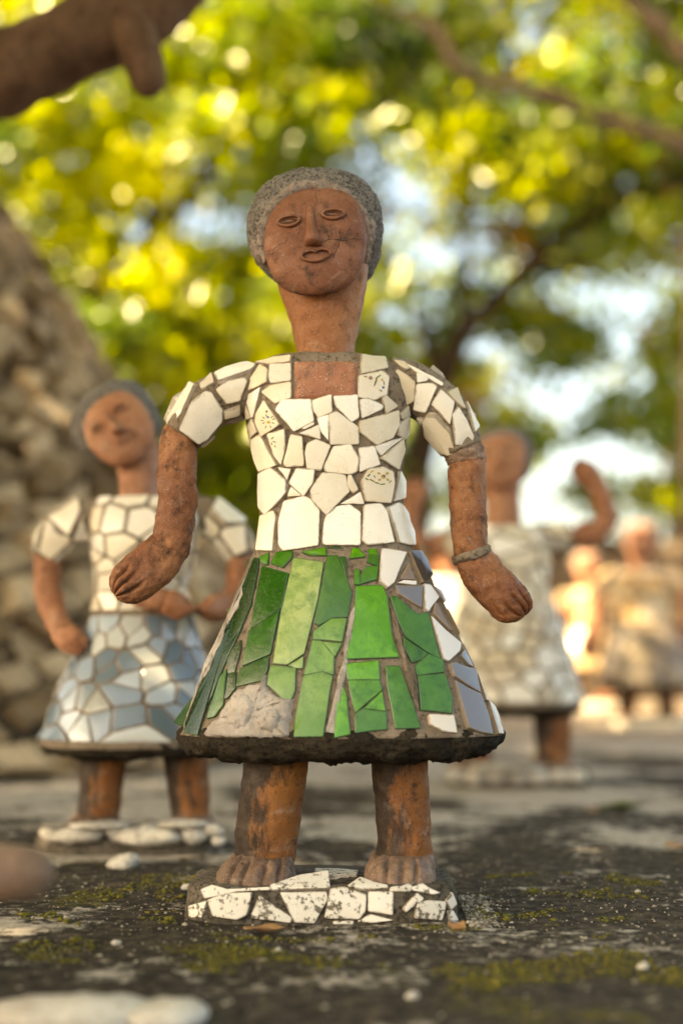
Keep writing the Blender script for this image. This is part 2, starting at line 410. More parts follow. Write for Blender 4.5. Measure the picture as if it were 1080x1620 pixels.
# ------------------------------------------------------------------ mosaic pieces
def chop(poly, cut):
    out = []; n = len(poly)
    for i in range(n):
        p, a, b = poly[i], poly[i - 1], poly[(i + 1) % n]
        for q in (a, b):
            d = q - p; L = d.length
            out.append(p + d * (min(cut, L * 0.28) / max(L, 1e-9)))
    return out
def shard(name, pts, nrm, top_c, mat, parent, color, h=0.0028, bevel=0.0009, cut=0.0012, flat=0.5, jitter=0.0, deep=0.004):
    """a flat broken piece: rim pts on the surface, its normal, the surface point at its centre"""
    c = sum(pts, Vector()) / len(pts)
    pts = chop(pts, cut)
    n = nrm.normalized()
    if jitter: n = (n + Vector((random.gauss(0, jitter), random.gauss(0, jitter), random.gauss(0, jitter)))).normalized()
    dc = (top_c - c).dot(n)
    lift = max(0.0, dc * flat, max((p - c).dot(n) for p in pts) * flat)
    flatp = []
    for p in pts:
        d = (p - c).dot(n); flatp.append(p - n * d * flat)
    k = len(pts); V = []; rim = []
    for p, q in zip(pts, flatp): V.append(p - n * deep); rim.append(1)
    for q in flatp: V.append(q + n * (lift + h - bevel * 0.55)); rim.append(1)
    for q in flatp:
        d = c - q; L = d.length
        V.append(q + d * (min(bevel, L * 0.3) / max(L, 1e-9)) + n * (lift + h)); rim.append(0.75)
    for q in flatp:
        d = c - q; L = d.length
        V.append(q + d * (min(bevel * 3.6, L * 0.5) / max(L, 1e-9)) + n * (lift + h + 0.0002)); rim.append(0)
    Fc = []
    for r in range(3):
        for i in range(k):
            j = (i + 1) % k
            Fc.append((r * k + i, r * k + j, (r + 1) * k + j, (r + 1) * k + i))
    V.append(top_c - n * dc * flat + n * (lift + h + 0.0003)); rim.append(0)
    for i in range(k): Fc.append((3 * k + i, 3 * k + (i + 1) % k, 4 * k))
    a = Vector()                                          # orientation
    for i in range(k): a += flatp[i].cross(flatp[(i + 1) % k])
    if a.dot(n) < 0: Fc = [tuple(reversed(f)) for f in Fc]
    return link_mesh(name, V, Fc, mat, parent, True, None, (*color, 1), {'rim': rim}, sharp=math.radians(18))

def clip_cell(poly, m, n):
    out = []; k = len(poly)
    for i in range(k):
        a, b = poly[i], poly[(i + 1) % k]
        da = (a[0] - m[0]) * n[0] + (a[1] - m[1]) * n[1]; db = (b[0] - m[0]) * n[0] + (b[1] - m[1]) * n[1]
        if da <= 0: out.append(a)
        if (da < 0 < db) or (db < 0 < da):
            t = da / (da - db); out.append((a[0] + (b[0] - a[0]) * t, a[1] + (b[1] - a[1]) * t))
    return out
def cells(w_, h_, size, periodic, aspect=1.0, relax=0):
    """Voronoi cells of a w x h sheet"""
    ny = max(1, round(h_ / (size * aspect))); nx = max(3, round(w_ / size)); S = []
    for j in range(ny):
        for i in range(nx):
            S.append([(i + 0.5 * (j % 2) + 0.5 + random.uniform(-.38, .38)) * w_ / nx % w_, (j + 0.5 + random.uniform(-.45, .45)) * h_ / ny])
    for it in range(relax + 1):
        res = []
        allS = [(x + o, y) for o in ((-w_, 0, w_) if periodic else (0,)) for x, y in S]
        for x, y in S:
            R = 3.2 * size * max(1, aspect)
            poly = [(x - R, max(0, y - R)), (x + R, max(0, y - R)), (x + R, min(h_, y + R)), (x - R, min(h_, y + R))]
            if not periodic: poly = [(min(max(a, 0), w_), b) for a, b in poly]
            for qx, qy in allS:
                dx, dy = qx - x, qy - y
                if (dx == 0 and dy == 0) or dx * dx + dy * dy > 4 * R * R: continue
                poly = clip_cell(poly, ((x + qx) / 2, (y + qy) / 2), (dx, dy))
                if not poly: break
            res.append(poly)
        if it < relax:
            for k, p in enumerate(res):
                if p:
                    S[k][0] = (S[k][0] + sum(a[0] for a in p) / len(p)) / 2; S[k][1] = (S[k][1] + sum(a[1] for a in p) / len(p)) / 2
    out = []
    for p in res:
        if not p: continue
        q = []
        for a in p:
            if not q or math.hypot(a[0] - q[-1][0], a[1] - q[-1][1]) > size * 0.08: q.append(a)
        if len(q) > 2 and math.hypot(q[0][0] - q[-1][0], q[0][1] - q[-1][1]) < size * 0.08: q.pop()
        if len(q) > 2: out.append(q)
    return out
def shrink(p, g):
    cx, cy = sum(a[0] for a in p) / len(p), sum(a[1] for a in p) / len(p)
    o = []
    for x, y in p:
        L = math.hypot(x - cx, y - cy); f = max(0.35, 1 - g / max(L, 1e-9)); o.append((cx + (x - cx) * f, cy + (y - cy) * f))
    return o, (cx, cy)
def tile_tube(tube, parent, size, mat, palette, v0=0.0, v1=1.0, grout=0.002, aspect=1.0, keep=None, h=0.0028, flat=0.6, maker=None, name='tile', lean=0.0):
    rm = sum(tube.ring(v0 + (v1 - v0) * k / 6)[1].length + tube.ring(v0 + (v1 - v0) * k / 6)[2].length for k in range(7)) / 14
    W_, H_ = 2 * PI * rm, tube.len * (v1 - v0)
    for p in cells(W_, H_, size, True, aspect):
        q, c = shrink(p, grout)
        uv = [((x + lean * y) / rm, v0 + y / tube.len) for x, y in q]; cu, cv = (c[0] + lean * c[1]) / rm, v0 + c[1] / tube.len
        cp, cn = tube.at(cu, cv), tube.normal(cu, cv)
        if keep and not keep(cp, cn): continue
        pts = [tube.at(u, v) for u, v in uv]
        if maker: maker(pts, cn, cp, parent)
        else: shard(name, pts, cn, cp, mat, parent, jit(random.choice(palette), 0.06), h=h * random.uniform(.7, 1.5), flat=flat, jitter=0.07)

CREAM = [(0.76, 0.70, 0.60), (0.80, 0.75, 0.67), (0.72, 0.65, 0.53), (0.82, 0.78, 0.72), (0.69, 0.60, 0.47), (0.78, 0.71, 0.60)]

# ------------------------------------------------------------------ statue builder
def blob(name, c, rx, ry, rz, mat, parent, amp=0.0015, sc=60, nu=24, nv=16, frame=None):
    V, Fc = [], []
    o = Vector((random.uniform(0, 9),) * 3)
    for j in range(nv + 1):
        th = PI * j / nv
        for i in range(nu):
            ph = 2 * PI * i / nu
            d = Vector((rx * math.sin(th) * math.cos(ph), ry * math.sin(th) * math.sin(ph), rz * math.cos(th)))
            if frame: d = frame @ d
            p = c + d
            V.append(p + d.normalized() * (fbm(p + o, sc, amp) + fbm(p + o, sc * 3.3, amp * .35)))
    for j in range(nv):
        for i in range(nu):
            a, b = j * nu + i, j * nu + (i + 1) % nu
            Fc.append((a, b, b + nu, a + nu))
    bm = bmesh.new(); vv = [bm.verts.new(p) for p in V]
    for f in Fc: bm.faces.new([vv[q] for q in f])
    bmesh.ops.remove_doubles(bm, verts=bm.verts, dist=1e-6); bmesh.ops.recalc_face_normals(bm, faces=bm.faces)
    bm.verts.index_update()
    V = [q.co.copy() for q in bm.verts]; Fc = [[q.index for q in f.verts] for f in bm.faces]; bm.free()
    return link_mesh(name, V, Fc, mat, parent)

def part_tube(name, tube, mat, parent, nu=48, nv=32, disp=None, cap=(True, True), darkening=None, color=None):
    V, Fc = tube.mesh(nu, nv, disp, cap)
    at_ = {'darkening': [darkening(p) for p in V]} if darkening else None
    return link_mesh(name, V, Fc, mat, parent, True, None, color, at_), (V, Fc)

FACE_OUT = [(500,297),(470,303),(444,318),(426,342),(418,372),(419,400),(427,428),(441,451),(466,464),(500,468),(536,460),(560,445),(574,420),(580,390),(580,358),(572,330),(555,309),(530,298)]
HAIR_ROWS = [(279,484,514,.012),(282,462,540,.034),(288,446,558,.045),(300,424,580,.055),(318,405,597,.061),(345,394,604,.064),(370,391,605,.064),(395,397,602,.060),(415,408,596,.052),(434,425,588,.042),(446,440,576,.028)]
def build_head(root, Y, cx, cy, s, roll, yaw_dx=0.0, detail=True, mats=None, facedy=0.0, eye_m=None):
    """head of the family of figures; picture coordinates about (498, 372), scaled and rolled to its own place"""
    face_m, hair_m, ear_m = mats or (FACE if detail else PALEFACE, HAIRM, EARM)
    ca, sa = math.cos(roll), math.sin(roll); k = s * Y / 1.52
    def T(x, y, dy=0.0):
        x, y = x - 498, y - 372
        X, Yp = s * (x * ca + y * sa), s * (-x * sa + y * ca)
        return at(cx + X, cy + Yp, Y + dy * k)
    ax = (T(598, 372) - T(498, 372)).normalized()
    R = []
    for py, xl, xr, d in HAIR_ROWS:
        a, b = T(xl, py, 0.026), T(xr, py, 0.026)
        R.append(((a + b) / 2, (b - a) / 2, Vector((0, d * k, 0)), 2.7))
    o = Vector((random.uniform(0, 9), 3, 1))
    def hd(p, n, u, v): return (fbm(p + o, 70 / k, 0.0016, 4) + fbm(p + o, 340 / k, 0.0017, 2)) * k
    head, hm = part_tube('head', Tube(R), hair_m, root, 110 if detail else 48, 90 if detail else 36, hd)
    head['label'] = 'rough grey cement hair and back of the head'
    # face plate
    out = []
    nO = len(FACE_OUT)
    for i in range(nO):
        p0, p1, p2, p3 = (Vector(FACE_OUT[(i + q - 1) % nO]) for q in range(4))
        for t in (0, 0.25, 0.5, 0.75):
            out.append(0.5 * ((2 * p1) + (p2 - p0) * t + (2 * p0 - 5 * p1 + 4 * p2 - p3) * t * t + (3 * p1 - p0 - 3 * p2 + p3) * t ** 3))
    n_, V, Fc, st = len(out), [], [], []
    C = Vector((499 + yaw_dx, 385)); rr = [1.0, 1.0, 0.985, 0.95, 0.87, 0.74, 0.58, 0.4, 0.2]
    dd = [0.0, -0.040, -0.0445, -0.0475, -0.0515, -0.055, -0.0575, -0.059, -0.0597]
    for r, d in zip(rr, dd):
        for p in out:
            q = C + (p - C) * r
            yy = (q.y - 385) / 85.0
            dep = d * (1.0 + 0.10 * yy) + facedy * (q.x - 499) / 80
            if d < -0.05:                                                # eye hollows, cheeks and brow of the plate
                dep += 0.0030 * math.exp(-((q.x - 456) / 26) ** 2 - ((q.y - 352) / 17) ** 2) + 0.0030 * math.exp(-((q.x - 530) / 26) ** 2 - ((q.y - 341) / 17) ** 2)
                dep -= 0.0022 * math.exp(-((q.x - 500) / 34) ** 2 - ((q.y - 408) / 20) ** 2)
            P = T(q.x, q.y, dep)
            V.append(P + Vector((0, -1, 0)) * fbm(P, 45 / k, 0.0012 * k))
            st.append(0.0)
    for r in range(len(rr) - 1):
        for i in range(n_):
            j = (i + 1) % n_
            Fc.append((r * n_ + i, (r + 1) * n_ + i, (r + 1) * n_ + j, r * n_ + j))
    V.append(T(C.x, C.y, -0.060)); st.append(0); c = len(V) - 1; b = (len(rr) - 1) * n_
    for i in range(n_): Fc.append((b + i, c, b + (i + 1) % n_))
    fo = link_mesh('face', V, Fc, face_m, root, True)
    bv = BVHTree.FromPolygons([tuple(p) for p in V], Fc)
    def S(x, y, up):
        p = T(x, y, -0.2); d = (p - CAMP).normalized()
        h = bv.ray_cast(CAMP, d)
        q = h[0] if h[0] is not None else T(x, y, -0.05)
        return q + Vector((0, -1, 0.0)) * up * k
    # nose: ridge with a flared base
    NV, NF = [], []
    prof = [(490,325,4,0.0005),(490.5,331,6.5,0.0058),(491,345,7,0.0082),(492,358,8,0.0105),(493.5,370,10.5,0.0155),(495,380,14,0.0190),(496,387,14.5,0.0175),(496.5,390,12,0.0030)]
    for x, y, wd, up in prof:
        for q in range(9):
            a = PI * q / 8
            NV.append(S(x - wd * math.cos(a), y, -0.0015 + (up * (1 if detail else 1.5) + 0.0015) * (math.sin(a) ** 0.7)))
    for j in range(len(prof) - 1):
        for q in range(8): NF.append((j * 9 + q, j * 9 + q + 1, j * 9 + q + 10, j * 9 + q + 9))
    NF.append(tuple((len(prof) - 1) * 9 + q for q in range(9))); NF.append(tuple(reversed(range(9))))
    link_mesh('nose', NV, [tuple(reversed(f)) for f in NF], face_m, fo)
    def ring_of(pts, r, up, name, fill=None):
        VV, FF = [], []; m = len(pts)
        for i, (x, y) in enumerate(pts):
            cx_ = sum(p[0] for p in pts) / m; cy_ = sum(p[1] for p in pts) / m
            dx, dy = x - cx_, y - cy_; L = math.hypot(dx, dy) or 1
            for q in range(6):
                a = 2 * PI * q / 6
                VV.append(S(x + dx / L * r * math.cos(a), y + dy / L * r * math.cos(a), up + r * 0.00067 * math.sin(a)))
        for i in range(m):
            for q in range(6):
                a, b, c_, d_ = i * 6 + q, i * 6 + (q + 1) % 6, ((i + 1) % m) * 6 + (q + 1) % 6, ((i + 1) % m) * 6 + q
                FF.append((a, b, c_, d_))
        return link_mesh(name, VV, FF, face_m, fo)
    for ex, ey, ea, el, eh in ((457, 350, -0.16, 17.5, 7.8), (527, 339, -0.02, 18, 7.0)):
        pts, lens = [], []
        for q in range(28):
            a = 2 * PI * q / 28
            x, y = el * math.cos(a), eh * spow(math.sin(a), 1.25)
            pts.append((ex + x * math.cos(ea) - y * math.sin(ea), ey + x * math.sin(ea) + y * math.cos(ea)))
        ring_of(pts, 2.8, 0.0030, 'eyelid')
        VV, FF = [], []
        for j, f in enumerate((0.82, 0.45, 0.02)):
            for x, y in pts: VV.append(S(ex + (x - ex) * f, ey + (y - ey) * f * 0.62, (0.0002, 0.0014, 0.0019)[j]))
        for j in range(2):
            for q in range(28): FF.append((j * 28 + q, j * 28 + (q + 1) % 28, (j + 1) * 28 + (q + 1) % 28, (j + 1) * 28 + q))
        link_mesh('eye', VV, FF, eye_m or face_m, fo, True, None, None, {'darkening': [0.62 if i_ < 56 else 0.30 for i_ in range(len(VV))]})  # eye interior darkened in colour, standing in for shade in the recess
    mp = []
    for q in range(36):
        a = 2 * PI * q / 36
        x = 23.5 * math.cos(a); y = 9.0 * spow(math.sin(a), 1.2)
        if y < 0: y *= 0.95 - 0.42 * math.exp(-(x / 5.5) ** 2)
        mp.append((500 + x * math.cos(-0.14) - y * math.sin(-0.14), 404 + x * math.sin(-0.14) + y * math.cos(-0.14)))
    ring_of(mp, 3.3, 0.0034, 'lips')
    if detail:
        for pl in ([(500,298),(499,308),(501,318),(497,328)], [(419,399),(430,396),(440,388),(450,384),(456,378)], [(505,386),(516,380),(524,378),(540,380),(560,378),(579,379)], [(508,352),(514,362),(520,372),(522,380)],
                   [(540,380),(537,370),(539,360)], [(538,381),(534,392),(530,400),(526,410)], [(472,372),(474,362),(473,354)], [(512,378),(508,383),(506,388)]):
            pts = []
            for a_, b_ in zip(pl, pl[1:]):
                for t_ in (0, .33, .66): pts.append((a_[0] + (b_[0] - a_[0]) * t_ + random.gauss(0, .5), a_[1] + (b_[1] - a_[1]) * t_ + random.gauss(0, .5)))
            pts.append(pl[-1]); CV_, CF_ = [], []
            for i_, (x, y) in enumerate(pts):
                q_ = pts[min(i_ + 1, len(pts) - 1)]; r_ = pts[max(i_ - 1, 0)]; dx, dy = q_[0] - r_[0], q_[1] - r_[1]; L_ = math.hypot(dx, dy) or 1
                wd = random.uniform(.2, .5) * (0.4 if i_ in (0, len(pts) - 1) else 1)
                CV_ += [S(x - dy / L_ * wd, y + dx / L_ * wd, .00025), S(x + dy / L_ * wd, y - dx / L_ * wd, .00025)]
            for i_ in range(len(pts) - 1): CF_.append((2 * i_, 2 * i_ + 1, 2 * i_ + 3, 2 * i_ + 2))
            link_mesh('crack', CV_, CF_, HEMM, fo)
        hl = []
        for q in range(41):                              # smeared cement along the hairline
            a_ = PI * (1.13 - 1.26 * q / 40)
            hx, hy = 499 + 84 * math.cos(a_), 383 - 89 * math.sin(a_) * (1.0 if math.sin(a_) > 0 else 0.9)
            r_ = (5.5 + 2.2 * noise.noise(Vector((q * .35, 3, 1)))) * 0.00067 * math.sin(PI * min(.96, max(.04, q / 40))) ** 0.3
            hl.append((T(hx, hy, -0.033), r_))
        RR = []
        for i_, (p_, r_) in enumerate(hl):
            t_ = (hl[min(i_ + 1, 40)][0] - hl[max(i_ - 1, 0)][0]).normalized(); X_ = t_.cross(Vector((0, 1, 0))).normalized()
            RR.append((p_, X_ * r_ * 1.9, Vector((0, r_ * 1.6, 0)), 2.2))
        part_tube('hairline', Tube(RR), ear_m, head, 20, 120, rough(110, 0.0030, 4))
        fr = Matrix(((1, 0, 0), (0, 1, 0), (0, 0, 1)))
        blob('ear', T(585, 370, -0.020), .0065, .016, .017, ear_m, head, .004, 90, frame=Matrix.Rotation(0.25, 3, 'Y'))
        blob('ear', T(411, 399, -0.016), .0075, .015, .018, ear_m, head, .0035, 90, frame=Matrix.Rotation(-0.55, 3, 'Y'))
    return T

def hand_disp(base, grooves, v_on=0.58, amp=0.0075, wd=0.065, front=0.35, k=1.0):
    def f(p, n, u, v):
        d = base(p, n, u, v)
        if v < 0: return d
        s = math.cos(u); fr = -math.sin(u)
        if fr > -front:
            t = min(1, max(0, (v - v_on) / 0.18)); t = t * t * (3 - 2 * t)
            t *= min(1, (fr + front) / 0.4)
            for g in grooves: d -= amp * k * t * math.exp(-((s - g) / wd) ** 2)
        return d
    return f

def build_statue(label, group, Y, head, neck, chest, torso, torso_p, sleeves, arms, hands, skirt, skirt_p, hem, legs, feet, base, tiles, detail=1):
    foot_y = Y
    root = empty('mosaic_statue', (at(base['cx'], 1000, Y).x, base['y'], 0.0)); tag(root, label, 'statue', group)
    k = Y / 1.52; hi = detail > 1
    q = 1.0 if hi else 0.5
    def N(a): return max(10, int(a * q))
    out = {}
    # skirt, hem
    st = row_tube(skirt, Y, skirt_p)
    sk, out['skirt'] = part_tube('skirt', st, GROUT, root, N(120), N(60), rough(55 / k, 0.0009 * k))
    out['skirt_o'], out['skirt_t'] = sk, st
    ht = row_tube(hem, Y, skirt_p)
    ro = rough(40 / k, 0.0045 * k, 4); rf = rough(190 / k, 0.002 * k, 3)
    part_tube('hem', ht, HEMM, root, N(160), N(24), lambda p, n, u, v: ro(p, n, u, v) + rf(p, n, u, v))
    # bodice
    tt = row_tube(torso, Y, torso_p)
    bo, out['bodice'] = part_tube('bodice', tt, GROUT, root, N(96), N(60), rough(60 / k, 0.0008 * k))
    out['bodice_o'], out['bodice_t'] = bo, tt
    for i, sv in enumerate(sleeves):
        t = limb_tube(sv, Y, 2.2, 0.95)
        o, m = part_tube('sleeve', t, GROUT, root, N(56), N(40), rough(60 / k, 0.0007 * k))
        out['sleeve%d' % i], out['sleeve_o%d' % i], out['sleeve_t%d' % i] = m, o, t
    # neck and head
    if neck:
        part_tube('neck', row_tube(neck, Y, 2.2), NECKM if hi else PALEFACE, root, N(64), N(40), rough(35 / k, 0.0016 * k))
    if head: build_head(root, Y, *head[:4], detail=hi, yaw_dx=head[4] if len(head) > 4 else 0, facedy=head[5] if len(head) > 5 else 0, eye_m=head[6] if len(head) > 6 else None)
    if chest: out['chest'] = chest
    # arms
    for i, a in enumerate(arms):
        b = rough(38 / k, 0.0026 * k, 4)
        ao, _ = part_tube('arm', limb_tube(a, Y, 2.1), TERRA if hi else ARMS, root, N(64), N(60), b)
        if hands[i]:
            hp, gr = hands[i]
            part_tube('hand', limb_tube(hp, Y, 2.3, 0.72), TERRA if hi else ARMS, ao, N(120), N(72), hand_disp(rough(45 / k, 0.0024 * k, 4), gr, k=k))
            out['arm_o%d' % i] = ao
    for lg in legs:
        P = [at(a[0], a[1], Y) for a in lg]; xs = [p.x for p in P]
        zt, zb = P[0].z, P[-1].z; rr_ = lg[0][2] * Y / F
        def leg_dark(p, P=P, zt=zt, zb=zb, rr_=rr_):
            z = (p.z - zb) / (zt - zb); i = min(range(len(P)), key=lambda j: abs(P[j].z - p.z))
            side = -(p.x - P[i].x) / rr_                          # leg colour darker to one side, and at its top and foot
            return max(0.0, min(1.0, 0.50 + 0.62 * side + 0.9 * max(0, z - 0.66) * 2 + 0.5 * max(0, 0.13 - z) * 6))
        lo, _ = part_tube('leg', limb_tube([(*a, base.get('legdy', 0)) for a in lg], Y, 2.1, 0.9), LEGM, root, N(64), N(48), rough(40 / k, 0.0018 * k), darkening=leg_dark)
    for rows, gr, fm in feet:
        b = rough(60 / k, 0.0022 * k, 4)
        def fd(p, n, u, v, b=b, gr=gr):
            d = b(p, n, u, v)
            if v > 0.12 and math.sin(u) < -0.1:
                for g in gr: d -= 0.0055 * k * math.exp(-((math.cos(u) - g) / 0.055) ** 2) * min(1, (v - 0.12) / 0.25)
            return d
        part_tube('foot', row_tube(rows, base['footY'], 2.3), fm, root, N(130), N(36), fd)
    # base slab
    bc = Vector((root.location.x + base.get('dx', 0), base['y'], 0)); bx, by, bh = base['hx'], base['hy'], base['h']
    R = [(bc + Vector((0, 0, z)), Vector((bx * f, 0, 0)), Vector((0, by * f, 0)), base.get('p', 5.0)) for z, f in ((-0.02, 1.03), (0.004, 1.0), (bh * 0.8, 0.99), (bh, 0.955))]
    bt = Tube(R)
    b2, m2 = part_tube('base', bt, BASEM, root, N(128), N(20), rough(70 / k, 0.0022 * k, 4))
    out['base'], out['base_o'], out['base_t'] = m2, b2, bt
    out['root'] = root
    return out

def tracer(out):
    B = {}
    def trace(part, origin, scale, poly, mat, color, parent=None, grow=2.5, **kw):
        if part not in B: B[part] = BVHTree.FromPolygons([tuple(p) for p in out[part][0]], out[part][1])
        bv = B[part]
        pp = [Vector((origin[0] + x / scale, origin[1] + y / scale)) for x, y in poly]
        c = sum(pp, Vector((0, 0))) / len(pp)
        pp = [p + (p - c).normalized() * grow for p in pp]
        pts, nn = [], Vector()
        pq = []
        for i, p in enumerate(pp):
            e = pp[(i + 1) % len(pp)]; pq.append(p)
            if (e - p).length > 26: pq.append((p + e) / 2)
        for p in pq:
            hit = None
            for t in range(24):
                qx = p.lerp(c, t * 0.04)
                h = bv.ray_cast(CAMP, ray(qx.x, qx.y).normalized())
                if h[0] is not None: hit = h; break
            if hit is None:
                continue
            pts.append(hit[0]); nn += hit[1] if hit[1].dot(hit[0] - CAMP) < 0 else -hit[1]
        if len(pts) < 3: return None
        hc = bv.ray_cast(CAMP, ray(c.x, c.y).normalized())
        top = hc[0] if hc[0] is not None else sum(pts, Vector()) / len(pts)
        po = parent or out[part.replace('sleeve', 'sleeve_o') if part.startswith('sleeve') else part + '_o']
        return shard('tile', pts, nn, top, mat, po, color, **kw)
    return trace

def jit(c, a=0.03):  # piece to piece variation of a glaze
    f = 1 + random.uniform(-a, a) * 2
    return tuple(min(0.9, max(0, x * f)) for x in c)

# ------------------------------------------------------------------ ground
def gz(x, y):
    p = Vector((x, y, 0))
    a = noise.fractal(p * 2.2, 0.6, 2.0, 3) * 0.004 + noise.fractal(p * 14, 0.6, 2.0, 3) * 0.0018
    near = max(0.0, 1 - abs(y - 1.6) / 1.6)
    return a + near * noise.fractal(p * 70, 0.6, 2.0, 2) * 0.0009 - 0.002
def grid(xs, ys):
    V = [(x, y, gz(x, y)) for y in ys for x in xs]; n = len(xs)
    return V, [(j * n + i, j * n + i + 1, (j + 1) * n + i + 1, (j + 1) * n + i) for j in range(len(ys) - 1) for i in range(n - 1)]
def axis(core, fine, far, g=1.35):
    a = list(np.arange(core[0], core[1] + 1e-6, fine)); st = fine
    while a[-1] < far[1]: st *= g; a.append(a[-1] + st)
    st = fine
    while a[0] > far[0]: st *= g; a.insert(0, a[0] - st)
    return [float(q) for q in a]
V, Fc = grid(axis((-0.75, 0.85), 0.007, (-400, 400)), axis((0.75, 2.3), 0.007, (-400, 900)))
tag(link_mesh('ground', V, Fc, GROUNDM), 'weathered grey cement ground stained black and patched with moss', kind='structure')

# ------------------------------------------------------------------ stone mound and low wall behind
def stone_piece(name, hmin, hmax, mat=STONE):
    def f(pts, n, cp, parent):
        h = random.uniform(hmin, hmax); c = sum(pts, Vector()) / len(pts)
        pts = chop(pts, 0.001); k = len(pts)
        t1 = Vector((random.gauss(0, .32), random.gauss(0, .32), random.gauss(0, .32))); n = (n + t1).normalized()
        V = [p - n * 0.03 for p in pts]
        for f_, hh in ((1.0, 0.6), (0.94, 0.95), (0.6, 1.0)):
            for p in pts:
                q = c + (p - c) * f_; V.append(q + n * hh * h + Vector((random.gauss(0, .004), random.gauss(0, .004), random.gauss(0, .004))))
        Fc = []
        for r in range(3):
            for i in range(k):
                j = (i + 1) % k; Fc.append((r * k + i, r * k + j, (r + 1) * k + j, (r + 1) * k + i))
        Fc.append(tuple(3 * k + i for i in range(k)))
        a = Vector()
        for i in range(k): a += pts[i].cross(pts[(i + 1) % k])
        if a.dot(n) < 0: Fc = [tuple(reversed(x)) for x in Fc]
        link_mesh(name, V, Fc, mat, parent, True, sharp=math.radians(40))
    return f
MC = Vector((-1.95, 4.45, 0))
mroot = empty('stone_mound', MC); tag(mroot, 'tall sloping mound faced with rough beige rubble stones behind the blue skirted statue', 'stone wall')
mt = Tube([(MC + Vector((0, 0, z)), Vector((r, 0, 0)), Vector((0, r * 0.98, 0)), 2.0) for z, r in ((-0.05, 1.95), (0.3, 1.72), (0.75, 1.43), (1.2, 1.14), (1.7, 0.81), (2.2, 0.48), (2.6, 0.20))])
part_tube('mortar', mt, MORTAR, mroot, 96, 60, rough(3, 0.04))
def on_view(p, n, m=0.10):
    return p.z < 1.75 and n.dot((CAMP - p).normalized()) > -0.2 and p.x / p.y > -0.24 - m
tile_tube(mt, mroot, 0.056, STONE, None, 0.02, 0.93, 0.009, 2.2, keep=on_view, maker=stone_piece('stone', 0.02, 0.075), lean=0.30)

WY = 8.4
wroot = empty('low_wall', (0.6, WY, 0)); tag(wroot, 'long low wall of grey brown stones running behind the farthest statues', 'wall')
def box(name, x0, x1, y0, y1, z0, z1, mat, parent):
    V = [(x, y, z) for z in (z0, z1) for y in (y0, y1) for x in (x0, x1)]
    return link_mesh(name, V, [(0, 2, 3, 1), (4, 5, 7, 6), (0, 1, 5, 4), (2, 6, 7, 3), (0, 4, 6, 2), (1, 3, 7, 5)], mat, parent, False)
box('wall_core', -5, 7, WY, WY + 0.5, -0.1, 0.86, MORTAR, wroot)
sp = stone_piece('stone', 0.02, 0.05, WALLSTONE)
for p in cells(4.6, 0.86, 0.26, False, 0.72):
    q, c = shrink(p, 0.012)
    sp([Vector((-0.6 + x, WY, z)) for x, z in q], Vector((0, -1, 0)), Vector((-0.6 + c[0], WY, c[1])), wroot)
for i in range(16): box('coping_stone', -5 + i * 0.75, -5 + i * 0.75 + 0.735, WY - 0.06, WY + 0.56, 0.86, 0.93 + 0.01 * (i % 3), WALLSTONE, wroot)

# ------------------------------------------------------------------ the green skirted statue (picture tracing of every front piece)
GRP = 'mosaic statues standing in the garden'
Y0 = 1.52
main = build_statue('green skirted mosaic statue with white tiled blouse and arms held away, sharp in front', GRP, Y0,
    head=(498, 372, 1.0, 0.0),
    neck=[(424,440,584,.046,.012),(450,440,581,.045,.010),(480,449,574,.042,.008),(520,463,567,.037,.004),(552,470,561,.034,.002),(572,474,562,.034,0)],
    chest=True,
    torso=[(563,464,567,.026),(570,424,606,.036),(584,400,632,.043),(606,390,646,.048),(640,389,649,.051),(680,396,644,.052),(720,404,640,.051),(760,409,637,.049),(805,411,639,.049),(840,407,647,.052),(874,401,657,.0545),(888,398,660,.056)], torso_p=2.5,
    sleeves=[[(420,612,40),(390,617,42),(350,628,40),(322,646,41),(302,672,38),(290,690,32)], [(612,604,40),(645,612,42),(682,634,41),(704,658,39),(722,688,36),(732,712,32)]],
    arms=[[(293,672,26),(285,695,29),(281,735,30.5),(280,775,31),(280,812,30.5),(274,845,29.5),(266,868,27,-.004),(260,874,20,-.004)],
          [(724,690,25),(735,716,28),(738,752,29.5),(739,795,29.5),(741,835,30),(745,866,28.5),(752,884,24)]],
    hands=[([(276,842,24),(271,858,32.5),(254,880,36,-.006),(232,902,38,-.010),(212,919,37,-.014),(197,930,33,-.017),(187,937,24,-.019),(182,941,10,-.019)], (-0.52, -0.10, 0.32)),
           ([(743,868,25),(749,884,30),(765,910,33),(785,932,34),(806,953,34),(819,966,29),(826,973,20),(829,977,8)], (-0.25, 0.22, 0.62))],
    skirt=[(873,402,658,.051),(884,396,665,.057),(945,371,697,.070),(1050,329,745,.088),(1130,299,780,.100),(1160,284,797,.106)], skirt_p=2.25,
    hem=[(1151,292,789,.102),(1159,286,795,.1055),(1176,290,790,.103),(1193,318,755,.090),(1200,400,680,.06)],
    legs=[[(440,1170,50),(436,1215,50),(428,1270,49.5),(422,1320,48),(418,1362,47),(416,1385,47)], [(626,1170,46),(632,1215,44),(637,1270,42.5),(639,1320,42),(640,1362,44),(641,1385,44)]],
    feet=[([(1348,380,458,.022,.012),(1356,364,464,.034,.004),(1372,350,466,.045,-.002),(1390,343,467,.050,-.004),(1402,342,467,.050,-.004)], (-0.66, -0.27, 0.18, 0.60), FOOTM),
          ([(1348,598,676,.022,.012),(1354,586,684,.034,.004),(1370,580,686,.043,-.002),(1388,577,688,.047,-.004),(1401,577,689,.047,-.004)], (-0.42, 0.0, 0.36), FOOTM)],
    base=dict(cx=510, y=1.522, hx=.138, hy=.075, h=.033, footY=1.507, legdy=-.004, p=6.0), tiles=None, detail=2)
tr = tracer(main)
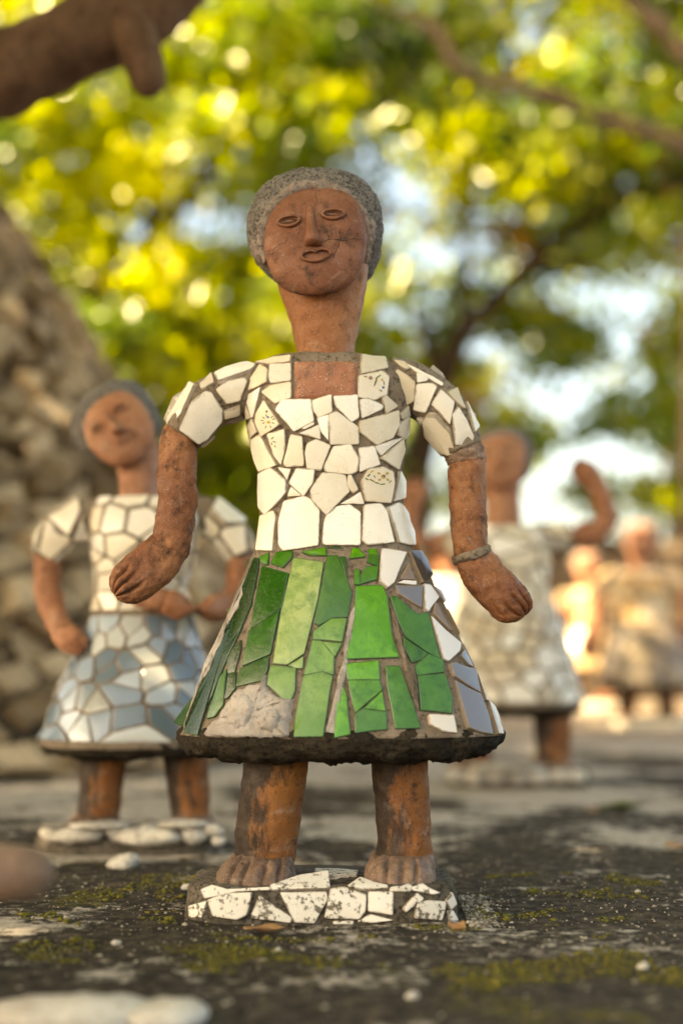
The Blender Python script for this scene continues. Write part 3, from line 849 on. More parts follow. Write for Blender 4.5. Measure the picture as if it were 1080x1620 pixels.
A, B_, C_, D_, E_, F_ = (250,550), (380,560), (500,560), (600,560), (380,690), (500,690)
W = lambda: jit(random.choice(CREAM), 0.07)
pieces = {
 ('sleeve0', A): [[(75,640),(200,440),(320,285),(340,330),(270,450),(145,690),(120,700)], [(370,320),(460,235),(478,310),(385,358)], [(495,230),(650,150),(790,122),(830,160),(790,205),(530,310)],
   [(505,360),(590,300),(735,262),(755,290),(710,400),(700,450),(590,478)], [(190,690),(290,470),(400,378),(450,385),(540,530),(535,620),(415,770),(345,810)], [(375,835),(480,755),(600,650),(560,720),(385,880)], [(570,540),(690,495),(685,565),(570,595)]],
 ('bodice', A): [[(725,370),(890,155),(945,195),(940,300),(770,382)]],
 ('bodice', B_): [[(150,90),(300,45),(435,30),(430,85),(270,95)], [(265,103),(432,95),(432,236),(275,252),(255,200)], [(200,330),(270,275),(436,248),(436,375),(300,420)], [(60,375),(195,290),(130,530),(115,540)],
   [(150,520),(215,405),(345,600),(190,700),(150,580)], [(40,430),(55,400),(108,540),(70,600)], [(70,610),(115,560),(160,660),(105,710)], [(310,480),(365,395),(600,395),(625,575),(460,655)],
   [(620,405),(775,355),(780,500),(670,540),(630,480)], [(800,370),(995,358),(1005,540),(945,575),(820,450)], [(660,550),(752,530),(752,740),(690,650)], [(760,525),(825,500),(1000,630),(1005,768),(770,770)],
   [(510,680),(670,610),(683,730)], [(120,740),(180,695),(325,940),(170,995),(115,800)], [(245,690),(385,650),(385,800),(355,940),(300,860)], [(435,700),(530,715),(545,950),(400,960),(380,930)],
   [(580,770),(650,740),(765,785),(690,990),(575,975),(565,850)], [(800,800),(940,780),(1000,890),(995,1000),(940,1025),(730,1005),(725,960)], [(530,635),(620,585),(628,605),(560,640)]],
 ('bodice', C_): [[(385,20),(570,50),(600,125),(380,185)], [(360,197),(550,158),(610,200),(590,350),(500,390),(360,370)], [(368,397),(440,387),(555,440),(550,475),(390,548)], [(560,380),(590,360),(680,445),(590,505)],
   [(370,575),(685,490),(690,600),(640,710),(510,770),(370,670)], [(365,810),(485,795),(535,940),(370,1000)], [(490,790),(640,740),(715,718),(550,860)], [(540,890),(725,728),(730,830),(690,980)],
   [(690,600),(775,530),(770,680),(745,720),(685,690)], [(710,510),(770,450),(775,525),(720,550)]],
 ('sleeve1', C_): [[(625,220),(700,130),(780,190),(838,240),(833,390),(765,430),(605,345)], [(580,148),(652,132),(615,183)], [(640,60),(740,85),(800,125),(755,140)], [(760,98),(840,130),(985,205),(1075,262),(1060,285),(950,215),(840,160)], [(858,170),(950,200),(935,235),(865,248)], [(862,268),(980,258),(1028,282),(935,498),(838,475)]],
 ('sleeve1', D_): [[(450,435),(520,312),(628,412),(595,598)], [(568,342),(650,303),(718,468),(690,462)], [(618,530),(665,458),(730,570),(793,700),(770,773),(642,768)], [(388,560),(420,507),(488,512),(598,652),(648,823),(515,878),(440,770)],
   [(727,415),(862,655),(797,663),(767,522)], [(258,543),(383,547),(355,600),(315,618),(262,598)]],
 ('bodice', E_): [[(180,600),(180,330),(275,280),(405,380),(405,480),(225,670)], [(335,272),(432,287),(405,368)], [(490,282),(633,297),(618,400),(545,508),(427,402)], [(440,438),(525,510),(417,514)],
   [(607,460),(700,325),(820,325),(890,345),(923,475),(735,668),(617,545)], [(190,700),(290,648),(310,700),(295,978),(157,973)], [(340,740),(380,572),(540,522),(605,552),(673,642),(663,928),(370,973),(337,928)],
   [(722,750),(742,682),(830,612),(930,597),(1018,662),(1018,928),(712,923),(707,890)], [(922,347),(945,337),(1003,455),(960,488),(922,430)], [(862,578),(1020,484),(1048,578)]],
 ('bodice', F_): [[(382,395),(440,292),(560,272),(638,312),(648,410),(623,568),(412,553)], [(705,303),(738,390),(753,558),(652,548)], [(407,600),(540,587),(588,642),(653,903),(432,928),(387,890)], [(592,622),(680,582),(720,602),(778,740),(833,942),(692,898),(662,770)]],
}
flower = {}
for (part, org), polys in pieces.items():
    for i, p in enumerate(polys):
        o = tr(part, org, 5.4, p, WHITE, W(), jitter=0.04, h=0.0030, flat=0.4)
        if (part, org, i) in ((('bodice', B_, 4)), ('bodice', B_, 14), ('bodice', C_, 1), ('bodice', F_, 0)): flower[(org, i)] = o
# painted sprays on four of the pieces (flat print, joined to its piece)
def print_on(o, marks):
    """marks: (px, py, rx, ry, angle, ink)"""
    me = o.data; r = o
    while r.parent: r = r.parent
    off = r.location
    bv = BVHTree.FromPolygons([tuple(v.co + off) for v in me.vertices], [tuple(p.vertices) for p in me.polygons])
    bm = bmesh.new(); bm.from_mesh(me)
    for m in INK: me.materials.append(m)
    for px, py, rx, ry, a, ink in marks:
        P = []
        for q in range(8):
            t = 2 * PI * q / 8; x, y = rx * math.cos(t), ry * math.sin(t)
            h = bv.ray_cast(CAMP, ray(px + x * math.cos(a) - y * math.sin(a), py + x * math.sin(a) + y * math.cos(a)).normalized())
            if h[0] is None: break
            P.append(h[0] + h[1] * 0.00025 * (1 if h[1].dot(CAMP - h[0]) > 0 else -1) - off)
        if len(P) == 8:
            f = bm.faces.new([bm.verts.new(p) for p in reversed(P)]); f.material_index = 1 + ink
    bm.to_mesh(me); bm.free()
def spray(cx, cy, s):
    M = [(cx, cy - 4 * s, 2.4 * s, 2.2 * s, 0, 1), (cx + 1 * s, cy + 4 * s, 3.0 * s, 2.6 * s, 0.3, 2), (cx - 2 * s, cy - 13 * s, 2.2 * s, 2.2 * s, 0, 3)]
    for a, d in ((-2.6, 8), (-1.9, 8), (-0.7, 8), (-0.2, 9), (0.5, 9), (1.2, 11), (1.9, 11), (2.6, 8), (3.1, 9)):
        M.append((cx + d * s * math.cos(a), cy + d * s * math.sin(a) + s, 2.7 * s, 1.0 * s, a, 4 if int(a * 7) % 2 else 0))
    return M
for key, marks in (((B_, 4), spray(424, 664, 1.0)), ((B_, 14), [(431, 693, 3.2, 1.2, -0.8, 4), (434, 699, 3, 1.1, 0.4, 4), (430, 702, 2.6, 1, 1.4, 0), (435, 706, 2.4, 1, 1.1, 0)]),
        ((C_, 1), [(586, 598, 3.2, 3, 0, 3), (586, 598, 1.4, 1.4, 0, 2), (594, 604, 1.6, 8, 0.35, 0), (598, 596, 5.5, 1.4, -0.6, 4), (606, 613, 2.4, 2.2, 0, 1), (602, 618, 3, 1.2, 0.6, 0), (607, 606, 4, 1.1, 1.4, 4), (578, 596, 3.4, 1, 0.2, 0), (604, 601, 2, 2, 0, 2)]),
        ((F_, 0), [(606, 754, 4.2, 3.6, 0.2, 2), (607, 753, 2, 1.8, 0, 3), (599, 749, 2.8, 2, 0.4, 2), (612, 749, 2.8, 2, -0.6, 2), (613, 759, 2.8, 2, 0.6, 2), (600, 759, 2.6, 1.9, -0.4, 2), (588, 760, 5, 1.2, 0.5, 0), (596, 764, 5, 1.1, 0.3, 0), (605, 766, 5, 1.1, -0.1, 0), (583, 752, 3.6, 1.5, -0.8, 4), (580, 758, 3.2, 1.3, 0.5, 4), (588, 746, 3.6, 1.4, -0.5, 2), (592, 754, 2.8, 1, 1.2, 4), (617, 762, 3, 1, -0.9, 0)])):
    if flower.get(key): print_on(flower[key], marks)

# painted terracotta panel at the neck opening
bvb = BVHTree.FromPolygons([tuple(p) for p in main['bodice'][0]], main['bodice'][1])
CV, CF = [], []
nx, ny = 26, 20
for j in range(ny + 1):
    for i in range(nx + 1):
        fx, fy = i / nx, j / ny
        px, py = 463.5 + 103.5 * fx, 571 + 61 * fy
        h = bvb.ray_cast(CAMP, ray(px, py).normalized())
        q = h[0] if h[0] is not None else at(px, py, Y0 - .03)
        e = min(fx, 1 - fx, fy, 1 - fy); up = 0.0035 * min(1, e / 0.06) - 0.001
        CV.append(q + Vector((0, -1, 0.1)) * (up + fbm(q, 60, 0.0016) * min(1, e / .05)))
for j in range(ny):
    for i in range(nx):
        a = j * (nx + 1) + i; CF.append((a + nx + 1, a + nx + 2, a + 1, a))
link_mesh('neck_panel', CV, CF, PINK, main['root'])

# skirt pieces
G_, H_, I_, J_, P_, S_ = (270,1000), (330,850), (440,1000), (500,850), (600,980), (580,850)
dk, dk2, mdg, lt, lt2, br = (0.006,0.028,0.002), (0.010,0.075,0.002), (0.035,0.145,0.010), (0.19,0.30,0.075), (0.095,0.22,0.030), (0.055,0.23,0.005)
def conv(org, s, pts): return [(org[0] + x / s, org[1] + y / s) for x, y in pts]
green = [
 (conv((0,0),1,[(404,885),(410,886),(409,905),(398,960),(384,992),(381,1000),(361,1037),(349,1070),(340,1096),(324,1130),(314,1168),(289,1169),(298,1146),(316,1095),(335,1043),(357,1000),(374,959)]), dk),
 (conv(G_,5.4,[(545,150),(605,80),(600,160),(555,340),(503,352),(503,240)]), dk), (conv(G_,5.4,[(503,375),(563,352),(550,480),(500,555),(474,566)]), dk), (conv(G_,5.4,[(432,395),(488,330),(455,615),(390,718),(325,735)]), dk2),
 (conv(H_,5.4,[(465,262),(683,322),(624,598),(367,783),(402,600)]), dk2), ([(397,1000),(443,967),(428,1034),(385,1053)], dk2), (conv(G_,5.4,[(612,318),(840,218),(825,330),(780,410),(573,466)]), dk2),
 ([(465,885),(511.5,892),(502,950),(481.5,1033),(455,1051),(433,1049),(447,970)], lt), (conv(I_,5.4,[(100,287),(213,218),(205,308),(160,306)]), lt), (conv(G_,5.4,[(867,295),(1068,318),(1058,500),(1030,573),(960,563),(832,450)]), lt2),
 ([(517.5,882),(534,882),(554.5,939),(548,976),(524,977),(505,989),(498,985)], mdg), (conv(J_,5.4,[(203,182),(253,182),(264,385)]), dk2), ([(498,999),(523,981),(547,980),(540,1015),(496,1011)], lt2),
 (conv(I_,5.4,[(297,80),(370,88),(470,210),(468,362),(382,330),(228,364)]), lt2), (conv(I_,5.4,[(380,88),(538,104),(482,205)]), lt2), (conv(I_,5.4,[(222,384),(380,350),(463,388),(440,478),(385,900),(132,905),(162,700)]), lt2),
 (conv(I_,5.4,[(482,898),(500,600),(553,475),(580,540),(613,868)]), br),
 (conv(J_,5.4,[(287,82),(370,82),(408,170),(292,183)]), br), (conv(J_,5.4,[(415,82),(523,82),(523,160),(450,150)]), br), (conv(J_,5.4,[(450,160),(523,168),(522,250),(440,215)]), mdg), (conv(J_,5.4,[(325,292),(362,285),(372,400),(325,400)]), br), (conv(J_,5.4,[(382,330),(430,265),(522,258),(508,360),(382,398)]), mdg),
 (conv(J_,5.4,[(340,433),(560,423),(598,520),(638,850),(698,1022),(258,1037),(333,700)]), br),
 (conv(I_,5.4,[(578,277),(848,250),(858,406),(602,408)]), br), (conv(I_,5.4,[(602,420),(858,420),(875,500),(662,684),(640,600)]), br), (conv(I_,5.4,[(740,650),(880,515),(908,672)]), br), (conv(I_,5.4,[(662,708),(732,664),(913,690),(918,828),(664,857)]), mdg),
 (conv(P_,5.143,[(52,392),(158,392),(243,640),(322,878),(127,882),(68,560)]), mdg),
 (conv(J_,5.4,[(632,522),(678,517),(850,672),(938,654),(1046,1040),(940,980),(762,848),(712,740)]), mdg), (conv(P_,5.143,[(190,158),(376,282),(328,326),(262,348),(207,240)]), mdg),
 (conv(P_,5.143,[(392,294),(498,332),(508,428),(308,456),(292,380)]), mdg), (conv(P_,5.143,[(312,470),(520,453),(573,640),(573,762),(420,738),(338,738)]), mdg),
 (conv(H_,5.4,[(447,182),(523,145),(508,232),(472,228)]), mdg), (conv(H_,5.4,[(547,228),(600,128),(718,128),(708,180),(640,256)]), mdg), (conv(H_,5.4,[(800,135),(1000,95),(1000,162),(880,158)]), br), (conv(J_,5.4,[(97,85),(238,85),(238,106),(102,106)]), dk2)]
for p, c in green: tr('skirt', (0, 0), 1.0, p, GREEN, jit(c, 0.10), grow=2.6, h=0.0026, flat=0.0 if c is dk else 0.2, cut=0.0008, bevel=0.0008, jitter=0.006)
wh, gy, bn = (0.80, 0.76, 0.74), (0.17, 0.17, 0.20), (0.24, 0.165, 0.12)
for org, s, c, p in [(J_,5.4,wh,[(545,95),(758,150),(650,400),(597,448),(532,390)]), (J_,5.4,wh,[(670,80),(778,86),(740,118),(670,108)]), (J_,5.4,(0.06,0.05,0.042),[(777,132),(855,103),(963,330),(930,393),(882,393)]),
  (J_,5.4,bn,[(775,242),(828,368),(704,368)]), (J_,5.4,wh,[(680,402),(740,376),(840,387),(838,416)]), (J_,5.4,gy,[(664,427),(888,427),(883,606),(692,490)]), (J_,5.4,wh,[(902,408),(955,422),(1022,520),(937,642),(912,620)]),
  (S_,5.4,wh,[(517,248),(545,262),(622,428),(602,446)]), (S_,5.4,bn,[(543,424),(610,472),(656,556),(640,562)]), (S_,5.4,wh,[(622,472),(640,458),(688,578),(662,578)]), (S_,5.4,bn,[(563,582),(590,577),(712,798),(690,808),(553,660)]),
  (S_,5.4,bn,[(667,622),(720,608),(792,740),(775,836)]), (S_,5.4,wh,[(533,684),(772,920),(768,978),(680,1062),(640,1047),(602,900)]), (P_,5.143,wh,[(652,96),(690,182),(776,400),(760,416),(662,204)]), (P_,5.143,gy,[(643,302),(670,254),(736,388),(702,368)]),
  (P_,5.143,gy,[(552,372),(610,362),(748,422),(797,600),(592,468)]), (P_,5.143,gy,[(602,505),(798,626),(915,955),(702,886)]), (P_,5.143,bn,[(772,444),(795,444),(868,570),(863,664),(847,656)]), (P_,5.143,bn,[(868,672),(890,640),(1014,985),(937,948)]),
  (P_,5.143,(0.72,0.66,0.60),[(393,782),(588,787),(616,926),(505,912),(403,860)])]:
    tr('skirt', org, s, p, PLAIN, jit(c, 0.03), grow=1.3, h=0.0034, flat=0.7, cut=0.0007, bevel=0.0008, jitter=0.012)
# pieces round the back, where the photograph does not look
away = lambda p, n: n.dot((CAMP - p).normalized()) < -0.5
tile_tube(main['bodice_t'], main['bodice_o'], 0.034, WHITE, CREAM, 0.10, 0.97, keep=away)
tile_tube(main['skirt_t'], main['skirt_o'], 0.045, GREEN, [dk2, mdg, lt2, br], 0.04, 0.97, aspect=1.5, keep=away)
for i in (0, 1): tile_tube(main['sleeve_t%d' % i], main['sleeve_o%d' % i], 0.032, WHITE, CREAM, 0.28, 0.97, keep=away)

# cement repair on the skirt, and ridges of cement down its sides
bvs = BVHTree.FromPolygons([tuple(p) for p in main['skirt'][0]], main['skirt'][1])
def crust(name, outline, up, mat, parent, amp=0.003, seed=0, nr=9):
    """a low lump of cement lying on the skirt, from a picture outline"""
    out = []
    m = len(outline)
    for i in range(m):
        a, b = Vector(outline[i]), Vector(outline[(i + 1) % m])
        for t in (0, .25, .5, .75): out.append(a.lerp(b, t) + Vector((random.gauss(0, 1), random.gauss(0, 1))))
    c = sum(out, Vector((0, 0))) / len(out); V, Fc = [], []; n_ = len(out)
    for r in range(nr):
        f = 1 - r / (nr - 0.5)
        for p in out:
            q = c.lerp(p, f); hit = None
            for t in range(20):
                z = q.lerp(c, t * .05); h = bvs.ray_cast(CAMP, ray(z.x, z.y).normalized())
                if h[0] is not None: hit = h; break
            nrm = hit[1] if hit[1].dot(CAMP - hit[0]) > 0 else -hit[1]
            hh = up * (1 - f ** 5) + fbm(hit[0] + Vector((seed, 0, 0)), 75, amp) * (1 if r else 0) + fbm(hit[0], 260, amp * .4) - (0.003 if r == 0 else 0)
            V.append(hit[0] + nrm * hh)
    for r in range(nr - 1):
        for i in range(n_):
            j = (i + 1) % n_; Fc.append((r * n_ + i, r * n_ + j, (r + 1) * n_ + j, (r + 1) * n_ + i))
    Fc.append(tuple((nr - 1) * n_ + i for i in range(n_)))
    a = Vector()
    for i in range(n_): a += V[i].cross(V[(i + 1) % n_])
    if a.dot(CAMP - V[0]) < 0: Fc = [tuple(reversed(f)) for f in Fc]
    return link_mesh(name, V, Fc, mat, parent)
cp = crust('cement_patch', conv(G_, 5.4, [(555,480),(640,455),(760,425),(800,400),(835,330),(835,460),(900,535),(1000,570),(1075,560),(1060,700),(1030,820),(1040,905),(960,925),(800,930),(720,960),(600,980),(430,965),(290,945),(265,900),(290,800),(400,730),(450,620),(510,540)]), 0.0065, GROUT_PALE, main['skirt_o'])
cp['label'] = 'pale cement repair over the lower left of the skirt'
crust('patch_stone', conv(G_, 5.4, [(560,560),(620,500),(700,530),(760,620),(740,700),(690,780),(680,860),(600,870),(500,830),(470,740)]), 0.0105, GROUT_PALE, main['skirt_o'], 0.0012, 3)
crust('patch_stone', conv(G_, 5.4, [(760,700),(830,650),(920,660),(965,720),(950,820),(880,880),(770,860),(740,790)]), 0.0105, GROUT_PALE, main['skirt_o'], 0.0025, 5)
for k_, o in enumerate([[(549,985),(556,960),(566,945),(560,1000),(553,1045),(541,1100),(532,1168),(514,1168),(522,1130),(534,1075),(543,1040)],
          [(612,945),(622,950),(632,1000),(642,1040),(652,1070),(663,1100),(664,1130),(655,1120),(645,1085),(634,1040),(622,1000)],
          [(374,950),(400,890),(404,886),(388,945),(360,1000),(330,1062),(300,1130),(289,1160),(285,1165),(310,1085),(345,1010)]]):
    crust('cement_ridge', o, 0.0032, GROUT_PALE if k_ != 1 else GROUT, main['skirt_o'], 0.0016, 8 + k_)

# base pieces
T_, U_ = (290,1340), (500,1340)
for org, s, p in [(T_,4.696,[(57,440),(183,402),(150,513),(62,513)]), (T_,4.696,[(192,397),(300,352),(508,342),(470,500),(400,532),(232,510)]), (T_,4.696,[(572,367),(798,520),(793,558),(508,525)]), (T_,4.696,[(727,342),(1053,337),(1063,390),(970,558),(832,553)]),
  (U_,4.5,[(107,302),(200,292),(348,342),(343,450),(300,508),(67,503),(82,440)]), (U_,4.5,[(377,322),(543,322),(538,478),(377,453)]), (U_,4.5,[(617,430),(710,332),(758,370),(640,458)]), (U_,4.5,[(722,400),(800,387),(913,392),(883,513),(702,500)]),
  (U_,4.5,[(300,527),(390,485),(540,520),(400,532)]), (U_,4.5,[(130,527),(255,522),(255,546),(130,546)]), (T_,4.696,[(140,320),(235,285),(250,320),(640,303),(640,325),(400,332),(170,385)]), (T_,4.696,[(655,288),(1075,255),(1080,316),(660,328)]),
  (U_,4.5,[(535,292),(690,268),(660,318),(530,318)]), (U_,4.5,[(680,292),(750,277),(870,330),(820,340),(690,312)]), (U_,4.5,[(0,178),(285,182),(275,214),(0,238)]), (U_,4.5,[(920,380),(955,325),(980,400),(950,440)]), (U_,4.5,[(930,462),(965,462),(982,522),(945,522)]), (U_,4.5,[(230,285),(320,262),(500,280),(500,300),(330,310)])]:
    tr('base', org, s, p, WHITE_WORN, jit((0.74, 0.70, 0.63), 0.05), h=0.0022, flat=0.6, cut=0.0012, grow=2.6, jitter=0.03)
tile_tube(main['base_t'], main['base_o'], 0.03, WHITE_WORN, CREAM, 0.35, 0.8, keep=away)
# cement collar at the right wrist, dark break at the left one
wb = limb_tube([(744,871,26),(745,874,30),(747,880,30.6),(748,883,29),(749,886,25)], Y0, 2.1)
part_tube('wrist_band', wb, GROUT, main['arm_o1'], 64, 14, rough(120, 0.0026, 3))
wb = limb_tube([(731,706,28),(734,714,31),(736,724,31.5),(737,731,29.5)], Y0, 2.1)
part_tube('cuff', wb, FOOTM, main['arm_o1'], 64, 14, rough(120, 0.0022, 3))

# ------------------------------------------------------------------ the other statues
BLUE = [(0.26, 0.32, 0.39), (0.36, 0.43, 0.51), (0.15, 0.20, 0.25), (0.42, 0.48, 0.54), (0.32, 0.33, 0.31), (0.46, 0.48, 0.48), (0.12, 0.16, 0.19), (0.28, 0.35, 0.44)]
def tile_all(s, body, skirtpal, size, ssize, k, saspect=1.3, basesize=None):
    front = lambda p, n: n.dot((CAMP - p).normalized()) > -0.35
    tile_tube(s['bodice_t'], s['bodice_o'], size, WHITE, body, 0.12, 0.97, 0.0018 * k, 1.0, keep=front, h=0.0028 * k)
    tile_tube(s['skirt_t'], s['skirt_o'], ssize, PLAIN if skirtpal is BLUE else WHITE, skirtpal, 0.05, 0.96, 0.0018 * k, saspect, keep=front, h=0.003 * k)
    for i in (0, 1):
        if 'sleeve_t%d' % i in s: tile_tube(s['sleeve_t%d' % i], s['sleeve_o%d' % i], size, WHITE, body, 0.25, 0.97, 0.0018 * k, 1.2, keep=front, h=0.003 * k)
    if basesize != 0: tile_tube(s['base_t'], s['base_o'], basesize or 0.05, WHITE, CREAM, 0.30, 0.82, 0.003, 0.6, keep=front, h=0.006)

left = build_statue('blue grey skirted mosaic statue with tilted head and one arm across its waist', GRP, 2.0,
    head=(184, 674, 0.66, 0.60, 4, 0.010),
    neck=[(700,178,250,.036,.012),(730,182,252,.036,.010),(760,188,250,.034,.006),(790,190,250,.034,0),(812,186,254,.034,0)], chest=None,
    torso=[(786,196,246,.026),(793,160,290,.040),(805,148,312,.050),(830,146,318,.056),(870,148,312,.058),(910,152,300,.056),(950,154,292,.054),(975,148,300,.058)], torso_p=2.4,
    sleeves=[[(170,815,28),(140,818,30),(110,828,30),(88,850,28),(74,872,25),(68,882,22)], [(300,812,28),(328,816,29),(350,828,29),(368,850,27),(380,872,24),(384,882,21)]],
    arms=[[(72,862,18),(74,890,21),(76,925,22),(82,960,21,-.015),(92,985,20,-.03),(102,1002,18,-.042)], [(378,860,18),(380,890,20),(378,925,21),(366,952,21,-.03),(330,964,20,-.06),(290,962,19,-.075),(262,952,18,-.08)]],
    hands=[([(93,986,15,-.036),(100,998,19,-.042),(112,1010,22,-.052),(124,1022,19,-.060),(133,1030,9,-.064)], (-.5, -.05, .4)), ([(268,955,15,-.08),(250,948,19,-.082),(230,942,20,-.082),(214,938,15,-.082),(206,936,7,-.08)], (-.5, -.05, .4))],
    skirt=[(965,152,296,.058),(985,146,304,.062),(1040,120,322,.080),(1100,92,338,.098),(1150,74,348,.108),(1178,66,352,.112)], skirt_p=2.2,
    hem=[(1172,70,349,.109),(1180,72,348,.109),(1190,84,338,.100),(1196,130,300,.07)],
    legs=[[(166,1176,36),(163,1210,35),(160,1250,34),(156,1290,32),(154,1310,32)], [(292,1176,36),(295,1210,34),(300,1250,32),(302,1290,30),(303,1308,30)]],
    feet=[([(1288,122,186,.03,.01),(1296,112,188,.045,0),(1306,106,190,.055,-.004),(1314,104,190,.056,-.004)], (-.6, -.2, .2, .6), FOOTM), ([(1288,274,332,.03,.01),(1296,266,336,.045,0),(1306,262,338,.055,-.004),(1314,262,338,.056,-.004)], (-.6, -.2, .2, .6), FOOTM)],
    base=dict(cx=210, y=2.0, hx=.124, hy=.075, h=.020, footY=1.99, p=4.0), tiles=None, detail=1)
tile_all(left, CREAM, BLUE, 0.032, 0.018, 0.8, 3.0, 0)
def base_stones(s, L, Yf):
    for px, py, rx, rz, tilt in L:
        k = Yf / F
        o = blob('base_stone', at(px, py, Yf), rx * k, rx * k * 0.6, rz * k, WHITESTONE, s['base_o'], rx * k * .16, .8 / (rx * k), 20, 14, Matrix.Rotation(tilt, 3, 'Y'))
base_stones(left, [(122,1322,50,12,-.05),(236,1324,54,17,0),(182,1316,18,14,.5),(306,1322,21,13,.1),(338,1314,17,10,.2),(346,1330,11,8,0),(160,1306,46,7,0),(290,1304,40,7,0),(78,1322,16,9,.3)], 1.93)
bvl = BVHTree.FromPolygons([tuple(p) for p in left['skirt'][0]], left['skirt'][1])

right = build_statue('cream skirted mosaic statue with both bent arms raised, behind the green skirted one', GRP, 2.98,
    head=(790, 724, 0.50, 0.03, 4, 0.0, WHITESTONE),
    neck=[(750,760,826,.040,.012),(780,764,822,.038,.008),(810,768,822,.038,0),(842,762,826,.038,0)], chest=None,
    torso=[(832,770,822,.03),(838,744,850,.045),(850,734,862,.055),(880,734,864,.060),(920,738,862,.060),(960,736,868,.062)], torso_p=2.4,
    sleeves=[[(756,850,20),(735,852,21),(715,856,20),(700,860,17)], [(842,848,20),(862,848,21),(884,848,20),(902,848,17)]],
    arms=[[(728,856,15),(704,858,18),(684,862,18),(662,858,18),(650,840,17),(650,815,16),(652,795,16)], [(872,846,15),(888,848,19),(916,848,20),(944,842,20),(958,824,19),(954,795,17),(944,770,17)]],
    hands=[([(651,800,13),(653,785,17),(656,772,17),(660,762,14),(662,756,6)], (-.4, 0, .4)), ([(946,775,14),(936,760,19),(924,746,21),(912,738,17),(905,734,8)], (-.4, 0, .4))],
    skirt=[(945,738,866,.062),(970,730,876,.07),(1020,712,894,.09),(1070,698,908,.108),(1100,690,916,.116),(1118,686,920,.12)], skirt_p=2.2,
    hem=[(1114,690,916,.116),(1120,692,914,.116),(1128,706,900,.10),(1132,760,850,.07)],
    legs=[[(755,1112,30),(752,1150,29),(750,1185,28),(748,1215,28)], [(872,1112,30),(873,1150,29),(874,1185,28),(875,1215,28)]],
    feet=[([(1196,724,778,.03,.01),(1206,716,780,.05,0),(1218,714,782,.055,-.004)], (-.4, 0, .4), FOOTM), ([(1196,848,902,.03,.01),(1206,842,906,.05,0),(1218,840,908,.055,-.004)], (-.4, 0, .4), FOOTM)],
    base=dict(cx=818, y=2.99, hx=.142, hy=.075, h=.030, footY=2.98, p=4.0), tiles=None, detail=1)
tile_all(right, CREAM, [(0.66, 0.61, 0.54), (0.58, 0.52, 0.44), (0.72, 0.70, 0.66), (0.52, 0.44, 0.34)], 0.04, 0.04, 1.6, 1.0, 0)
base_stones(right, [(722,1226,16,12,.1),(752,1229,18,12,0),(786,1227,18,13,.1),(818,1229,17,11,-.1),(850,1228,18,12,.1),(884,1229,19,11,0),(914,1228,14,11,.2),(800,1212,60,5,0)], 2.91)

SHADES = [(0.24, 0.20, 0.15), (0.32, 0.26, 0.19), (0.18, 0.14, 0.10)]
far = build_statue('sunlit mosaic statue in white blouse and dark skirt at the right edge', GRP, 5.35,
    head=(1012, 852, 0.30, 0.0), neck=[(868,994,1032,.042,.012),(890,997,1030,.04,.006),(908,998,1030,.04,0),(918,994,1034,.04,0)], chest=None,
    torso=[(900,1000,1028,.03),(904,978,1050,.05),(912,970,1058,.06),(935,972,1058,.065),(965,976,1056,.065),(990,972,1060,.07)], torso_p=2.4,
    sleeves=[[(984,912,14),(968,914,15),(955,922,14),(948,936,12)], [(1046,912,14),(1062,914,15),(1074,922,14),(1081,936,12)]],
    arms=[[(952,928,11),(946,950,12),(942,975,12),(938,1000,13)], [(1078,928,11),(1084,950,12),(1086,975,12),(1080,1000,12)]],
    hands=[([(938,998,11),(935,1012,15),(930,1026,17),(926,1036,11),(924,1042,5)], (-.4, 0, .4)), ([(1080,998,10),(1076,1008,13),(1070,1018,13),(1066,1026,8)], (-.4, 0, .4))],
    skirt=[(985,972,1060,.07),(1000,966,1066,.085),(1030,958,1076,.11),(1060,952,1084,.13),(1084,948,1090,.14)], skirt_p=2.2,
    hem=[(1082,950,1088,.138),(1086,952,1086,.136),(1090,965,1072,.11)],
    legs=[[(994,1080,15),(993,1100,15),(992,1125,15),(992,1138,15)], [(1052,1080,15),(1053,1100,15),(1054,1125,15),(1054,1138,15)]],
    feet=[([(1128,978,1004,.04,.01),(1134,974,1006,.06,0),(1141,972,1008,.07,0)], (-.4, 0, .4), TERRA), ([(1128,1042,1068,.04,.01),(1134,1038,1070,.06,0),(1141,1036,1072,.07,0)], (-.4, 0, .4), TERRA)],
    base=dict(cx=1024, y=5.35, hx=.17, hy=.09, h=.04, footY=5.34, p=4.0), tiles=None, detail=1)
AMBER = [(0.50, 0.36, 0.20), (0.44, 0.29, 0.15), (0.56, 0.44, 0.29)]
tile_all(far, AMBER, SHADES, 0.07, 0.06, 2.4, 1.0, 0.08)

